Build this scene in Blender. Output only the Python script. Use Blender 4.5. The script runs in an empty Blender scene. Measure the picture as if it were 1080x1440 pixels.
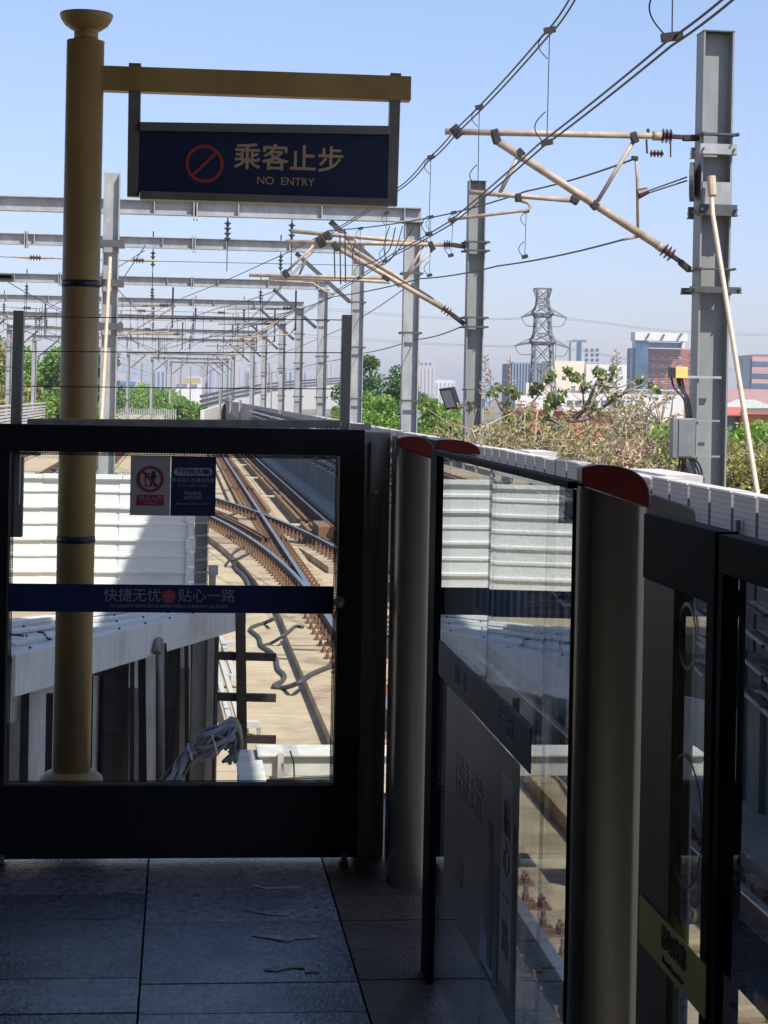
import bpy, math, random
import numpy as np
from mathutils import Vector, Matrix

# ------------------------------------------------------------------ camera, sky, sun
scene = bpy.context.scene
EYE = Vector((0.0, 0.0, 1.6))
FPX = 2700.0                      # focal length in photo pixels (photo 1080 x 1440)
PSI = math.atan(285.0 / FPX)      # camera turned this far from the track direction (+Y) towards +X
RHO = 0.0195                      # camera roll
HY = 557.0                        # horizon row at the picture's middle column

cam_d = bpy.data.cameras.new("camera")
cam = bpy.data.objects.new("camera", cam_d)
scene.collection.objects.link(cam)
cam_d.sensor_fit = 'VERTICAL'
cam_d.sensor_height = 36.0
cam_d.sensor_width = 27.0
cam_d.lens = FPX / 1440.0 * 36.0
cam_d.shift_y = -(720.0 - HY) / 1440.0
cam_d.clip_start = 0.05
cam_d.clip_end = 12000.0
cam.matrix_world = (Matrix.Translation(EYE) @ Matrix.Rotation(-PSI, 4, 'Z')
                    @ Matrix.Rotation(math.radians(90), 4, 'X') @ Matrix.Rotation(RHO, 4, 'Z'))
scene.camera = cam

SUN = Vector((0.48, -0.58, 1.0)).normalized()
elev = math.asin(SUN.z)
azim = math.atan2(SUN.x, SUN.y)           # clockwise from +Y
world = bpy.data.worlds.new("World")
scene.world = world
world.use_nodes = True
wn = world.node_tree
bg = wn.nodes["Background"]
sky = wn.nodes.new("ShaderNodeTexSky")
sky.sky_type = 'NISHITA'
sky.sun_disc = False
sky.sun_elevation = elev
sky.sun_rotation = azim
sky.air_density = 1.0
sky.dust_density = 0.7
sky.ozone_density = 2.2
tint = wn.nodes.new("ShaderNodeMixRGB")
tint.blend_type = 'MULTIPLY'
tint.inputs[0].default_value = 1.0
tint.inputs[2].default_value = (1.04, 0.955, 1.06, 1)
tcw = wn.nodes.new("ShaderNodeTexCoord")
sxw = wn.nodes.new("ShaderNodeSeparateXYZ")
rmw = wn.nodes.new("ShaderNodeValToRGB")
rmw.color_ramp.elements[0].position = 0.0
rmw.color_ramp.elements[0].color = (0.73, 0.715, 0.97, 1)
rmw.color_ramp.elements[1].position = 0.2
rmw.color_ramp.elements[1].color = (1.02, 0.955, 1.03, 1)
wn.links.new(tcw.outputs["Generated"], sxw.inputs[0])
wn.links.new(sxw.outputs[2], rmw.inputs[0])
wn.links.new(rmw.outputs[0], tint.inputs[2])
wn.links.new(sky.outputs[0], tint.inputs[1])
wn.links.new(tint.outputs[0], bg.inputs[0])
bg.inputs[1].default_value = 0.115
sun_d = bpy.data.lights.new("sun", 'SUN')
sun_d.energy = 4.6
sun_d.angle = math.radians(0.53)
sun_d.color = (1.0, 0.955, 0.88)
sun = bpy.data.objects.new("sun", sun_d)
scene.collection.objects.link(sun)
sun.rotation_euler = SUN.to_track_quat('Z', 'Y').to_euler()
scene.view_settings.view_transform = 'Standard'
scene.view_settings.look = 'None'
scene.view_settings.gamma = 1.0
scene.view_settings.exposure = 0.6
try:
    scene.cycles.max_bounces = 10
    scene.cycles.transparent_max_bounces = 24
    scene.cycles.caustics_reflective = False
    scene.cycles.caustics_refractive = False
except Exception:
    pass

# ------------------------------------------------------------------ helpers
C = scene.collection
rnd = random.Random(7)
_f = Vector((math.sin(PSI), math.cos(PSI), 0))
_r = Vector((math.cos(PSI), -math.sin(PSI), 0))
_u = Vector((0, 0, 1))


def _dir(x, y):
    u, v = x - 540.0, HY - y
    c, s = math.cos(RHO), math.sin(RHO)
    px, py = u * c - v * s, u * s + v * c
    return _f + _r * (px / FPX) + _u * (py / FPX)


def at(x, y, Y):
    """World point seen at photo pixel x, y at distance Y along the track."""
    d = _dir(x, y)
    return EYE + d * (Y / d.y)


def atz(x, y, z):
    d = _dir(x, y)
    return EYE + d * ((z - EYE.z) / d.z)


class MB:
    def __init__(self):
        self.v, self.f, self.m = [], [], []

    def add(self, vs, fs, mi=0):
        o = len(self.v)
        self.v += [tuple(p) for p in vs]
        self.f += [tuple(i + o for i in q) for q in fs]
        self.m += [mi] * len(fs)
        return self

    def box(self, x0, x1, y0, y1, z0, z1, mi=0):
        vs = [(x, y, z) for z in (z0, z1) for y in (y0, y1) for x in (x0, x1)]
        return self.add(vs, [(0, 2, 3, 1), (4, 5, 7, 6), (0, 1, 5, 4), (2, 6, 7, 3), (0, 4, 6, 2), (1, 3, 7, 5)], mi)

    def bar(self, p, q, w, h, up=(0, 0, 1), mi=0, w2=None, h2=None):
        p, q, up = Vector(p), Vector(q), Vector(up)
        d = (q - p).normalized()
        s = d.cross(up)
        if s.length < 1e-5:
            s = d.cross(Vector((0, 1, 0)))
        s.normalize()
        t = s.cross(d)
        w2 = w if w2 is None else w2
        h2 = h if h2 is None else h2
        vs = []
        for (c, ww, hh) in ((p, w, h), (q, w2, h2)):
            for a, b in ((-1, -1), (1, -1), (1, 1), (-1, 1)):
                vs.append(c + s * (a * ww / 2) + t * (b * hh / 2))
        return self.add(vs, [(0, 1, 2, 3), (7, 6, 5, 4), (0, 4, 5, 1), (1, 5, 6, 2), (2, 6, 7, 3), (3, 7, 4, 0)], mi)

    def hbeam(self, p, q, depth, width, t, ddir, mi=0):
        """H section from p to q; web depth along ddir, flanges at its two ends."""
        p, q, dd = Vector(p), Vector(q), Vector(ddir).normalized()
        self.bar(p, q, t, depth - 2 * t, dd, mi)
        for s in (-1, 1):
            o = dd * (s * (depth - t) / 2)
            self.bar(p + o, q + o, width, t, dd, mi)
        return self

    def tube(self, pts, r, n=8, mi=0, cap=True):
        pts = [Vector(p) for p in pts]
        k = len(pts)
        rs = r if isinstance(r, (list, tuple)) else [r] * k
        vs, fs = [], []
        prev = None
        for i, p in enumerate(pts):
            d = (pts[min(i + 1, k - 1)] - pts[max(i - 1, 0)])
            if d.length < 1e-9:
                d = Vector((0, 0, 1))
            d.normalize()
            if prev is None:
                a = d.cross(Vector((0, 0, 1)))
                if a.length < 1e-3:
                    a = d.cross(Vector((0, 1, 0)))
            else:
                a = prev - d * prev.dot(d)
                if a.length < 1e-4:
                    a = d.cross(Vector((0, 1, 0)))
            a.normalize()
            prev = a
            b = d.cross(a)
            for j in range(n):
                th = 2 * math.pi * j / n
                vs.append(p + (a * math.cos(th) + b * math.sin(th)) * rs[i])
        for i in range(k - 1):
            for j in range(n):
                j2 = (j + 1) % n
                fs.append((i * n + j, i * n + j2, (i + 1) * n + j2, (i + 1) * n + j))
        if cap:
            fs.append(tuple(range(n - 1, -1, -1)))
            fs.append(tuple((k - 1) * n + j for j in range(n)))
        return self.add(vs, fs, mi)

    def lathe(self, prof, c, n=20, axis=(0, 0, 1), mi=0):
        c, ax = Vector(c), Vector(axis).normalized()
        return self.tube([c + ax * z for _, z in prof], [max(r, 1e-4) for r, _ in prof], n, mi)

    def prism(self, poly, axis, a0, a1, mi=0):
        n = len(poly)

        def P(u, v, a):
            return {'x': (a, u, v), 'y': (u, a, v), 'z': (u, v, a)}[axis]
        vs = [P(u, v, a0) for u, v in poly] + [P(u, v, a1) for u, v in poly]
        fs = [tuple(range(n)), tuple(range(2 * n - 1, n - 1, -1))]
        fs += [(i, i + n, (i + 1) % n + n, (i + 1) % n) for i in range(n)]
        return self.add(vs, fs, mi)

    def poly3(self, pts, thick, mi=0):
        """Flat polygon through pts given thickness along its normal (downwards)."""
        pts = [Vector(p) for p in pts]
        nrm = (pts[1] - pts[0]).cross(pts[2] - pts[0]).normalized()
        n = len(pts)
        vs = pts + [p - nrm * thick for p in pts]
        fs = [tuple(range(n)), tuple(range(2 * n - 1, n - 1, -1))]
        fs += [(i, i + n, (i + 1) % n + n, (i + 1) % n) for i in range(n)]
        return self.add(vs, fs, mi)

    def sweep(self, path, prof, mi=None):
        """Closed profile (offset to the side, height) along a path; mi: material per profile edge."""
        path = [Vector(p) for p in path]
        k, n = len(path), len(prof)
        vs = []
        for i, p in enumerate(path):
            d = path[min(i + 1, k - 1)] - path[max(i - 1, 0)]
            d.z = 0
            d.normalize()
            s = Vector((d.y, -d.x, 0))
            vs += [p + s * a + Vector((0, 0, b)) for a, b in prof]
        o = len(self.v)
        self.v += [tuple(p) for p in vs]
        for i in range(k - 1):
            for j in range(n):
                j2 = (j + 1) % n
                self.f.append((o + i * n + j, o + i * n + j2, o + (i + 1) * n + j2, o + (i + 1) * n + j))
                self.m.append(mi[j] if mi else 0)
        for q in (tuple(range(n - 1, -1, -1)), tuple((k - 1) * n + j for j in range(n))):
            self.f.append(tuple(i + o for i in q))
            self.m.append(0)
        return self

    def build(self, name, mats, parent=None, smooth=False, bevel=0.0, loc=None):
        me = bpy.data.meshes.new(name)
        base = Vector(loc) if loc is not None else Vector((0, 0, 0))
        vs = [tuple(Vector(p) - base) for p in self.v] if loc is not None else self.v
        me.from_pydata(vs, [], self.f)
        mats = mats if isinstance(mats, (list, tuple)) else [mats]
        for m in mats:
            me.materials.append(m)
        if len(mats) > 1:
            me.polygons.foreach_set('material_index', self.m)
        if smooth:
            me.polygons.foreach_set('use_smooth', [len(f) <= 4 for f in self.f])
        me.update()
        fix_normals(me)
        o = bpy.data.objects.new(name, me)
        C.objects.link(o)
        if loc is not None:
            o.location = base
        if parent is not None:
            o.parent = parent
            if loc is None:
                o.location = Vector((0, 0, 0)) - world_loc(parent)
            else:
                o.location = base - world_loc(parent)
        if bevel:
            b = o.modifiers.new("bevel", 'BEVEL')
            b.width = bevel
            b.segments = 2
            b.limit_method = 'ANGLE'
            b.angle_limit = math.radians(50)
        return o


def world_loc(o):
    p = Vector((0, 0, 0))
    while o is not None:
        p += o.location
        o = o.parent
    return p


def fix_normals(me):
    import bmesh
    if len(me.polygons) > 60000:
        return
    bm = bmesh.new()
    bm.from_mesh(me)
    bmesh.ops.recalc_face_normals(bm, faces=bm.faces)
    bm.to_mesh(me)
    bm.free()


def tag(o, label=None, cat=None, group=None, kind=None):
    if label:
        o['label'] = label
    if cat:
        o['category'] = cat
    if group:
        o['group'] = group
    if kind:
        o['kind'] = kind
    return o


def thing(name, label, cat, loc=(0, 0, 0), group=None):
    o = bpy.data.objects.new(name, None)
    o.empty_display_size = 0.2
    o.location = loc
    C.objects.link(o)
    return tag(o, label, cat, group)


def structure(o):
    o['kind'] = 'structure'
    return o


def copy_tree(o, parent=None):
    c = o.copy()
    C.objects.link(c)
    c.parent = parent
    for ch in list(o.children):
        copy_tree(ch, c)
    return c


def text_mesh(name, s, size, loc, mat, parent, rotz=0.0, bold=0.0, align='CENTER', depth=0.0008, rot=None, sx=1.0):
    cu = bpy.data.curves.new(name, 'FONT')
    cu.body = s
    cu.size = size
    cu.align_x = align
    cu.align_y = 'CENTER'
    cu.extrude = depth
    cu.resolution_u = 3
    tmp = bpy.data.objects.new(name + "_tmp", cu)
    C.objects.link(tmp)
    bpy.context.view_layer.update()
    dg = bpy.context.evaluated_depsgraph_get()
    me = bpy.data.meshes.new_from_object(tmp.evaluated_get(dg))
    bpy.data.objects.remove(tmp)
    me.name = name
    me.materials.clear()
    me.materials.append(mat)
    if bold:
        n0 = len(me.vertices)
        vv = np.empty(n0 * 3, dtype=np.float32)
        me.vertices.foreach_get('co', vv)
        vv = vv.reshape(-1, 3)
        polys = [tuple(p.vertices) for p in me.polygons]
        V, F = [], []
        for k, (ox, oz) in enumerate(((0, 0), (1, 0), (-1, 0), (0, 1), (0, -1))):
            o_ = len(V) * n0
            V.append(vv + np.array([ox * bold, oz * bold, -0.00007 * k]))
            F += [tuple(i + o_ for i in p) for p in polys]
        me2 = bpy.data.meshes.new(name)
        me2.from_pydata(np.concatenate(V).tolist(), [], F)
        me2.materials.append(mat)
        me = me2
    if sx != 1.0:
        for v in me.vertices:
            v.co.x *= sx
    o = bpy.data.objects.new(name, me)
    C.objects.link(o)
    o.rotation_euler = rot if rot else (math.radians(90), 0, rotz)
    o.location = Vector(loc)
    if parent is not None:
        o.parent = parent
        o.location = Vector(loc) - world_loc(parent)
    return o


def smooth_path(pts, n=6):
    pts = [Vector(p) for p in pts]
    out = []
    k = len(pts)
    for i in range(k - 1):
        p0, p1, p2, p3 = pts[max(i - 1, 0)], pts[i], pts[i + 1], pts[min(i + 2, k - 1)]
        for j in range(n):
            t = j / n
            out.append(0.5 * ((2 * p1) + (p2 - p0) * t + (2 * p0 - 5 * p1 + 4 * p2 - p3) * t * t + (3 * p1 - p0 - 3 * p2 + p3) * t ** 3))
    out.append(pts[-1])
    return out


# ------------------------------------------------------------------ materials
def mat(name, col, rough=0.6, metal=0.0, var=0.0, scale=6.0, bump=0.0, bscale=None, col2=None, spec=None,
        stretch=None, island=0.0, trans=0.0, detail=6.0):
    m = bpy.data.materials.new(name)
    m.use_nodes = True
    nt = m.node_tree
    b = nt.nodes["Principled BSDF"]
    b.inputs["Base Color"].default_value = (*col, 1)
    b.inputs["Roughness"].default_value = rough
    b.inputs["Metallic"].default_value = metal
    if spec is not None:
        b.inputs["Specular IOR Level"].default_value = spec
    if var or bump or col2 or island:
        tc = nt.nodes.new("ShaderNodeTexCoord")
        mp = nt.nodes.new("ShaderNodeMapping")
        nt.links.new(tc.outputs["Object"], mp.inputs[0])
        if stretch:
            mp.inputs["Scale"].default_value = stretch
        no = nt.nodes.new("ShaderNodeTexNoise")
        no.inputs["Scale"].default_value = scale
        no.inputs["Detail"].default_value = detail
        no.inputs["Roughness"].default_value = 0.62
        nt.links.new(mp.outputs[0], no.inputs[0])
        c2 = col2 if col2 else tuple(max(0, c * (1 - var)) for c in col)
        c1 = col if col2 else tuple(min(1, c * (1 + var)) for c in col)
        rp = nt.nodes.new("ShaderNodeValToRGB")
        rp.color_ramp.elements[0].position = 0.33
        rp.color_ramp.elements[1].position = 0.67
        rp.color_ramp.elements[0].color = (*c2, 1)
        rp.color_ramp.elements[1].color = (*c1, 1)
        nt.links.new(no.outputs["Fac"], rp.inputs[0])
        out = rp.outputs[0]
        if island:
            ge = nt.nodes.new("ShaderNodeNewGeometry")
            hs = nt.nodes.new("ShaderNodeHueSaturation")
            ma = nt.nodes.new("ShaderNodeMapRange")
            ma.inputs[3].default_value = 1 - island
            ma.inputs[4].default_value = 1 + island
            nt.links.new(ge.outputs["Random Per Island"], ma.inputs[0])
            nt.links.new(ma.outputs[0], hs.inputs["Value"])
            nt.links.new(out, hs.inputs["Color"])
            out = hs.outputs[0]
        nt.links.new(out, b.inputs["Base Color"])
        if bump:
            n2 = nt.nodes.new("ShaderNodeTexNoise")
            n2.inputs["Scale"].default_value = bscale or scale * 4
            n2.inputs["Detail"].default_value = 5
            nt.links.new(mp.outputs[0], n2.inputs[0])
            bp = nt.nodes.new("ShaderNodeBump")
            bp.inputs["Strength"].default_value = bump
            bp.inputs["Distance"].default_value = 0.01
            nt.links.new(n2.outputs["Fac"], bp.inputs["Height"])
            nt.links.new(bp.outputs[0], b.inputs["Normal"])
    if trans:
        tr = nt.nodes.new("ShaderNodeBsdfTranslucent")
        tr.inputs[0].default_value = (*[min(1, c * 1.6) for c in col], 1)
        mx = nt.nodes.new("ShaderNodeMixShader")
        mx.inputs[0].default_value = trans
        nt.links.new(b.outputs[0], mx.inputs[1])
        nt.links.new(tr.outputs[0], mx.inputs[2])
        nt.links.new(mx.outputs[0], nt.nodes["Material Output"].inputs[0])
    return m


def glass_mat(name, tint=(0.9, 0.95, 0.95), r0=0.04, rough=0.0, wave=0.0):
    """Sheet glass: clear with a mirror reflection that grows towards grazing angles."""
    m = bpy.data.materials.new(name)
    m.use_nodes = True
    nt = m.node_tree
    nt.nodes.remove(nt.nodes["Principled BSDF"])
    tr = nt.nodes.new("ShaderNodeBsdfTransparent")
    tr.inputs[0].default_value = (*tint, 1)
    gl = nt.nodes.new("ShaderNodeBsdfGlossy")
    gl.inputs["Roughness"].default_value = rough
    gl.inputs[0].default_value = (0.97, 0.98, 1.0, 1)
    lw = nt.nodes.new("ShaderNodeLayerWeight")
    lw.inputs[0].default_value = 0.5
    pw = nt.nodes.new("ShaderNodeMath")
    pw.operation = 'POWER'
    pw.inputs[1].default_value = 5.0
    ml = nt.nodes.new("ShaderNodeMath")
    ml.operation = 'MULTIPLY_ADD'
    ml.inputs[1].default_value = 1 - r0
    ml.inputs[2].default_value = r0
    nt.links.new(lw.outputs["Facing"], pw.inputs[0])
    nt.links.new(pw.outputs[0], ml.inputs[0])
    mx = nt.nodes.new("ShaderNodeMixShader")
    nt.links.new(ml.outputs[0], mx.inputs[0])
    nt.links.new(tr.outputs[0], mx.inputs[1])
    nt.links.new(gl.outputs[0], mx.inputs[2])
    nt.links.new(mx.outputs[0], nt.nodes["Material Output"].inputs[0])
    if wave:
        tc = nt.nodes.new("ShaderNodeTexCoord")
        no = nt.nodes.new("ShaderNodeTexNoise")
        no.inputs["Scale"].default_value = 1.3
        no.inputs["Detail"].default_value = 1
        nt.links.new(tc.outputs["Object"], no.inputs[0])
        bp = nt.nodes.new("ShaderNodeBump")
        bp.inputs["Strength"].default_value = wave
        bp.inputs["Distance"].default_value = 0.004
        nt.links.new(no.outputs["Fac"], bp.inputs["Height"])
        nt.links.new(bp.outputs[0], gl.inputs["Normal"])
    return m


def brick_mat(name, c1, c2, mortar, w, h, mw=0.02, rough=0.85, vertical=False, bump=0.2, noise=0.25):
    m = bpy.data.materials.new(name)
    m.use_nodes = True
    nt = m.node_tree
    b = nt.nodes["Principled BSDF"]
    b.inputs["Roughness"].default_value = rough
    tc = nt.nodes.new("ShaderNodeTexCoord")
    src = tc.outputs["Object"]
    if vertical:
        sp = nt.nodes.new("ShaderNodeSeparateXYZ")
        cb = nt.nodes.new("ShaderNodeCombineXYZ")
        ad = nt.nodes.new("ShaderNodeMath")
        nt.links.new(src, sp.inputs[0])
        nt.links.new(sp.outputs[0], ad.inputs[0])
        nt.links.new(sp.outputs[1], ad.inputs[1])
        nt.links.new(ad.outputs[0], cb.inputs[0])
        nt.links.new(sp.outputs[2], cb.inputs[1])
        src = cb.outputs[0]
    br = nt.nodes.new("ShaderNodeTexBrick")
    br.inputs["Color1"].default_value = (*c1, 1)
    br.inputs["Color2"].default_value = (*c2, 1)
    br.inputs["Mortar"].default_value = (*mortar, 1)
    br.inputs["Scale"].default_value = 1.0
    br.inputs["Mortar Size"].default_value = mw
    br.inputs["Brick Width"].default_value = w
    br.inputs["Row Height"].default_value = h
    nt.links.new(src, br.inputs[0])
    no = nt.nodes.new("ShaderNodeTexNoise")
    no.inputs["Scale"].default_value = 2.2
    no.inputs["Detail"].default_value = 8
    no.inputs["Roughness"].default_value = 0.7
    nt.links.new(tc.outputs["Object"], no.inputs[0])
    mr = nt.nodes.new("ShaderNodeMapRange")
    mr.inputs[1].default_value = 0.3
    mr.inputs[2].default_value = 0.7
    mr.inputs[3].default_value = 1 - noise
    mr.inputs[4].default_value = 1 + noise
    nt.links.new(no.outputs["Fac"], mr.inputs[0])
    hs = nt.nodes.new("ShaderNodeHueSaturation")
    nt.links.new(br.outputs["Color"], hs.inputs["Color"])
    nt.links.new(mr.outputs[0], hs.inputs["Value"])
    nt.links.new(hs.outputs[0], b.inputs["Base Color"])
    bp = nt.nodes.new("ShaderNodeBump")
    bp.inputs["Strength"].default_value = bump
    bp.inputs["Distance"].default_value = 0.02
    nt.links.new(no.outputs["Fac"], bp.inputs["Height"])
    nt.links.new(bp.outputs[0], b.inputs["Normal"])
    return m


def dots_mat(name, col, hole, pitch, r, rough=0.6, see=False):
    """Sheet with a regular grid of round dots (perforations or a printed frit)."""
    m = bpy.data.materials.new(name)
    m.use_nodes = True
    nt = m.node_tree
    b = nt.nodes["Principled BSDF"]
    b.inputs["Roughness"].default_value = rough
    tc = nt.nodes.new("ShaderNodeTexCoord")
    sp = nt.nodes.new("ShaderNodeSeparateXYZ")
    nt.links.new(tc.outputs["Object"], sp.inputs[0])
    ad = nt.nodes.new("ShaderNodeMath")
    nt.links.new(sp.outputs[0], ad.inputs[0])
    nt.links.new(sp.outputs[1], ad.inputs[1])
    cs = []
    for s in (ad.outputs[0], sp.outputs[2]):
        d = nt.nodes.new("ShaderNodeMath")
        d.operation = 'DIVIDE'
        d.inputs[1].default_value = pitch
        f = nt.nodes.new("ShaderNodeMath")
        f.operation = 'PINGPONG'
        f.inputs[1].default_value = 0.5
        nt.links.new(s, d.inputs[0])
        nt.links.new(d.outputs[0], f.inputs[0])
        p = nt.nodes.new("ShaderNodeMath")
        p.operation = 'POWER'
        p.inputs[1].default_value = 2
        nt.links.new(f.outputs[0], p.inputs[0])
        cs.append(p.outputs[0])
    su = nt.nodes.new("ShaderNodeMath")
    nt.links.new(cs[0], su.inputs[0])
    nt.links.new(cs[1], su.inputs[1])
    lt = nt.nodes.new("ShaderNodeMath")
    lt.operation = 'LESS_THAN'
    lt.inputs[1].default_value = r * r
    nt.links.new(su.outputs[0], lt.inputs[0])
    if see:
        b.inputs["Base Color"].default_value = (*col, 1)
        tr = nt.nodes.new("ShaderNodeBsdfTransparent")
        mx = nt.nodes.new("ShaderNodeMixShader")
        nt.links.new(lt.outputs[0], mx.inputs[0])
        nt.links.new(b.outputs[0], mx.inputs[1])
        nt.links.new(tr.outputs[0], mx.inputs[2])
        nt.links.new(mx.outputs[0], nt.nodes["Material Output"].inputs[0])
    else:
        mx = nt.nodes.new("ShaderNodeMixRGB")
        mx.inputs[1].default_value = (*col, 1)
        mx.inputs[2].default_value = (*hole, 1)
        nt.links.new(lt.outputs[0], mx.inputs[0])
        nt.links.new(mx.outputs[0], b.inputs["Base Color"])
    return m


M = {}
M['granite'] = mat('granite', (0.22, 0.255, 0.35), 0.24, 0, col2=(0.035, 0.04, 0.055), scale=45, bump=0.4, bscale=90, island=0.3, stretch=(1, 0.6, 1))
def add_stains(m, scale, lo, hi, col, rough_var=0.0, seed=0.0):
    """Worn and dirty patches with their own outline laid over a material's colour."""
    nt = m.node_tree
    b = nt.nodes['Principled BSDF']
    src = b.inputs['Base Color'].links[0].from_socket
    tc = nt.nodes.new('ShaderNodeTexCoord')
    mp = nt.nodes.new('ShaderNodeMapping')
    mp.inputs['Location'].default_value = (seed, seed * 0.7, 0)
    no = nt.nodes.new('ShaderNodeTexNoise')
    no.inputs['Scale'].default_value = scale
    no.inputs['Detail'].default_value = 9
    no.inputs['Roughness'].default_value = 0.68
    no.inputs['Distortion'].default_value = 0.4
    nt.links.new(tc.outputs['Object'], mp.inputs[0])
    nt.links.new(mp.outputs[0], no.inputs[0])
    mr = nt.nodes.new('ShaderNodeMapRange')
    mr.inputs[1].default_value = lo
    mr.inputs[2].default_value = hi
    nt.links.new(no.outputs['Fac'], mr.inputs[0])
    mx = nt.nodes.new('ShaderNodeMixRGB')
    mx.inputs[2].default_value = (*col, 1)
    nt.links.new(mr.outputs[0], mx.inputs[0])
    nt.links.new(src, mx.inputs[1])
    nt.links.new(mx.outputs[0], b.inputs['Base Color'])
    if rough_var:
        r2 = nt.nodes.new('ShaderNodeMapRange')
        r2.inputs[1].default_value = 0.3
        r2.inputs[2].default_value = 0.7
        r2.inputs[3].default_value = max(0.05, b.inputs['Roughness'].default_value - rough_var)
        r2.inputs[4].default_value = b.inputs['Roughness'].default_value + rough_var
        nt.links.new(no.outputs['Fac'], r2.inputs[0])
        nt.links.new(r2.outputs[0], b.inputs['Roughness'])


add_stains(M['granite'], 2.3, 0.48, 0.75, (0.025, 0.026, 0.032), 0.12)
M['granitewarm'] = mat('brown_granite', (0.115, 0.085, 0.075), 0.34, 0, col2=(0.03, 0.022, 0.02), scale=45, bump=0.6, bscale=90, island=0.25)
add_stains(M['granitewarm'], 3.0, 0.5, 0.75, (0.02, 0.017, 0.016), 0.12, 4.0)
M['grout'] = mat('grout', (0.02, 0.02, 0.022), 0.9)
M['ground'] = mat('ground', (0.16, 0.15, 0.11), 0.95, var=0.35, scale=0.05)
M['deck'] = brick_mat('deck_concrete', (0.50, 0.39, 0.26), (0.45, 0.35, 0.235), (0.24, 0.18, 0.12), 9.0, 1.55, 0.012, noise=0.2)
M['plinth'] = brick_mat('plinth_concrete', (0.46, 0.36, 0.24), (0.43, 0.33, 0.22), (0.26, 0.2, 0.13), 40.0, 1.4, 0.01, noise=0.22)
add_stains(M['deck'], 0.55, 0.52, 0.78, (0.20, 0.145, 0.095), 0.0, 2.0)
add_stains(M['plinth'], 1.6, 0.46, 0.72, (0.21, 0.125, 0.075), 0.0, 7.0)
M['concrete'] = mat('concrete', (0.42, 0.41, 0.38), 0.9, var=0.18, scale=3, bump=0.3)
M['wallcon'] = mat('old_concrete', (0.24, 0.25, 0.255), 0.9, var=0.35, scale=2.2, bump=0.4, stretch=(1, 1, 0.35))
M['black'] = mat('black_frame_paint', (0.006, 0.007, 0.010), 0.4, var=0.25, scale=30, bump=0.03)
M['blackglass'] = mat('black_enamelled_glass', (0.006, 0.007, 0.011), 0.6, spec=0.03)
M['stile'] = mat('bronze_stile', (0.085, 0.075, 0.06), 0.5, spec=0.18, var=0.12, scale=3, stretch=(1, 6, 0.3))
M['navy'] = mat('navy_sign', (0.016, 0.026, 0.075), 0.38, var=0.1, scale=20)
M['navyband'] = mat('navy_band', (0.017, 0.03, 0.095), 0.5, spec=0.15, var=0.12, scale=10)
M['signgrey'] = mat('sign_frame_grey', (0.22, 0.21, 0.2), 0.45, 0.4, var=0.12, scale=12)
M['guardgrey'] = mat('worn_grey_metal', (0.36, 0.34, 0.31), 0.5, 0.1, var=0.2, scale=9, stretch=(3, 3, 0.4))
M['yellow'] = mat('ochre_paint', (0.40, 0.26, 0.095), 0.45, var=0.2, scale=5, stretch=(1, 1, 0.25), bump=0.05)
add_stains(M['yellow'], 5.0, 0.6, 0.75, (0.20, 0.13, 0.06), 0.1, 1.0)
M['tape'] = mat('blue_tape', (0.012, 0.02, 0.045), 0.4)
M['signtext'] = mat('sign_lettering', (0.52, 0.36, 0.22), 0.6)
M['signred'] = mat('sign_red', (0.36, 0.045, 0.045), 0.5)
M['capred'] = mat('red_cap_plastic', (0.135, 0.012, 0.011), 0.35, var=0.1, scale=8)
M['steel'] = mat('brushed_steel', (0.21, 0.2, 0.185), 0.3, 0.85, var=0.1, scale=14, stretch=(40, 40, 0.6), bump=0.02)
M['steeldark'] = mat('dark_steel', (0.24, 0.24, 0.24), 0.45, 0.45, var=0.15, scale=20, stretch=(20, 20, 0.6))
M['galv'] = mat('galvanised_steel', (0.36, 0.37, 0.37), 0.55, 0.25, var=0.2, scale=3.5, stretch=(1, 1, 0.4), bump=0.06)
add_stains(M['galv'], 1.1, 0.5, 0.8, (0.25, 0.24, 0.225), 0.0, 1.5)
M['galvmast'] = mat('painted_mast_steel', (0.245, 0.255, 0.25), 0.6, 0.15, var=0.14, scale=4, stretch=(1, 1, 0.3), bump=0.06)
M['galvdark'] = mat('bracket_steel', (0.085, 0.088, 0.092), 0.6, 0.3, var=0.2, scale=10)
M['tube'] = mat('cantilever_tube', (0.44, 0.37, 0.29), 0.6, 0.1, var=0.22, scale=6, col2=(0.27, 0.20, 0.145))
M['rodpale'] = mat('stay_rod', (0.52, 0.41, 0.29), 0.5, 0.1, var=0.12, scale=8)
M['insul'] = mat('brown_porcelain', (0.085, 0.03, 0.025), 0.25)
M['insulgrey'] = mat('grey_insulator', (0.07, 0.075, 0.085), 0.35)
M['clamp'] = mat('clamp_iron', (0.035, 0.033, 0.032), 0.6, 0.4, var=0.2, scale=30)
M['wire'] = mat('copper_wire_dark', (0.035, 0.04, 0.04), 0.5, 0.3)
M['whitepanel'] = mat('white_colour_steel', (0.86, 0.865, 0.85), 0.42, var=0.03, scale=2.5, stretch=(0.6, 1, 3), bump=0.02)
add_stains(M['whitepanel'], 1.4, 0.60, 0.95, (0.50, 0.48, 0.43), 0.0, 3.0)
M['roofwhite'] = mat('white_flashing', (0.66, 0.66, 0.64), 0.5, var=0.12, scale=5, stretch=(6, 6, 0.6), bump=0.04)
add_stains(M['roofwhite'], 2.2, 0.5, 0.8, (0.42, 0.40, 0.36), 0.0, 5.0)
M['whiteold'] = mat('white_weathered', (0.62, 0.60, 0.55), 0.6, var=0.15, scale=7)
M['blackpost'] = mat('black_post_paint', (0.013, 0.014, 0.018), 0.5, var=0.3, scale=15)
M['rustpost'] = mat('dark_oxide_paint', (0.032, 0.023, 0.022), 0.55, var=0.3, scale=15)
M['rail_top'] = mat('polished_rail', (0.66, 0.64, 0.63), 0.36, 1.0)
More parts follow.
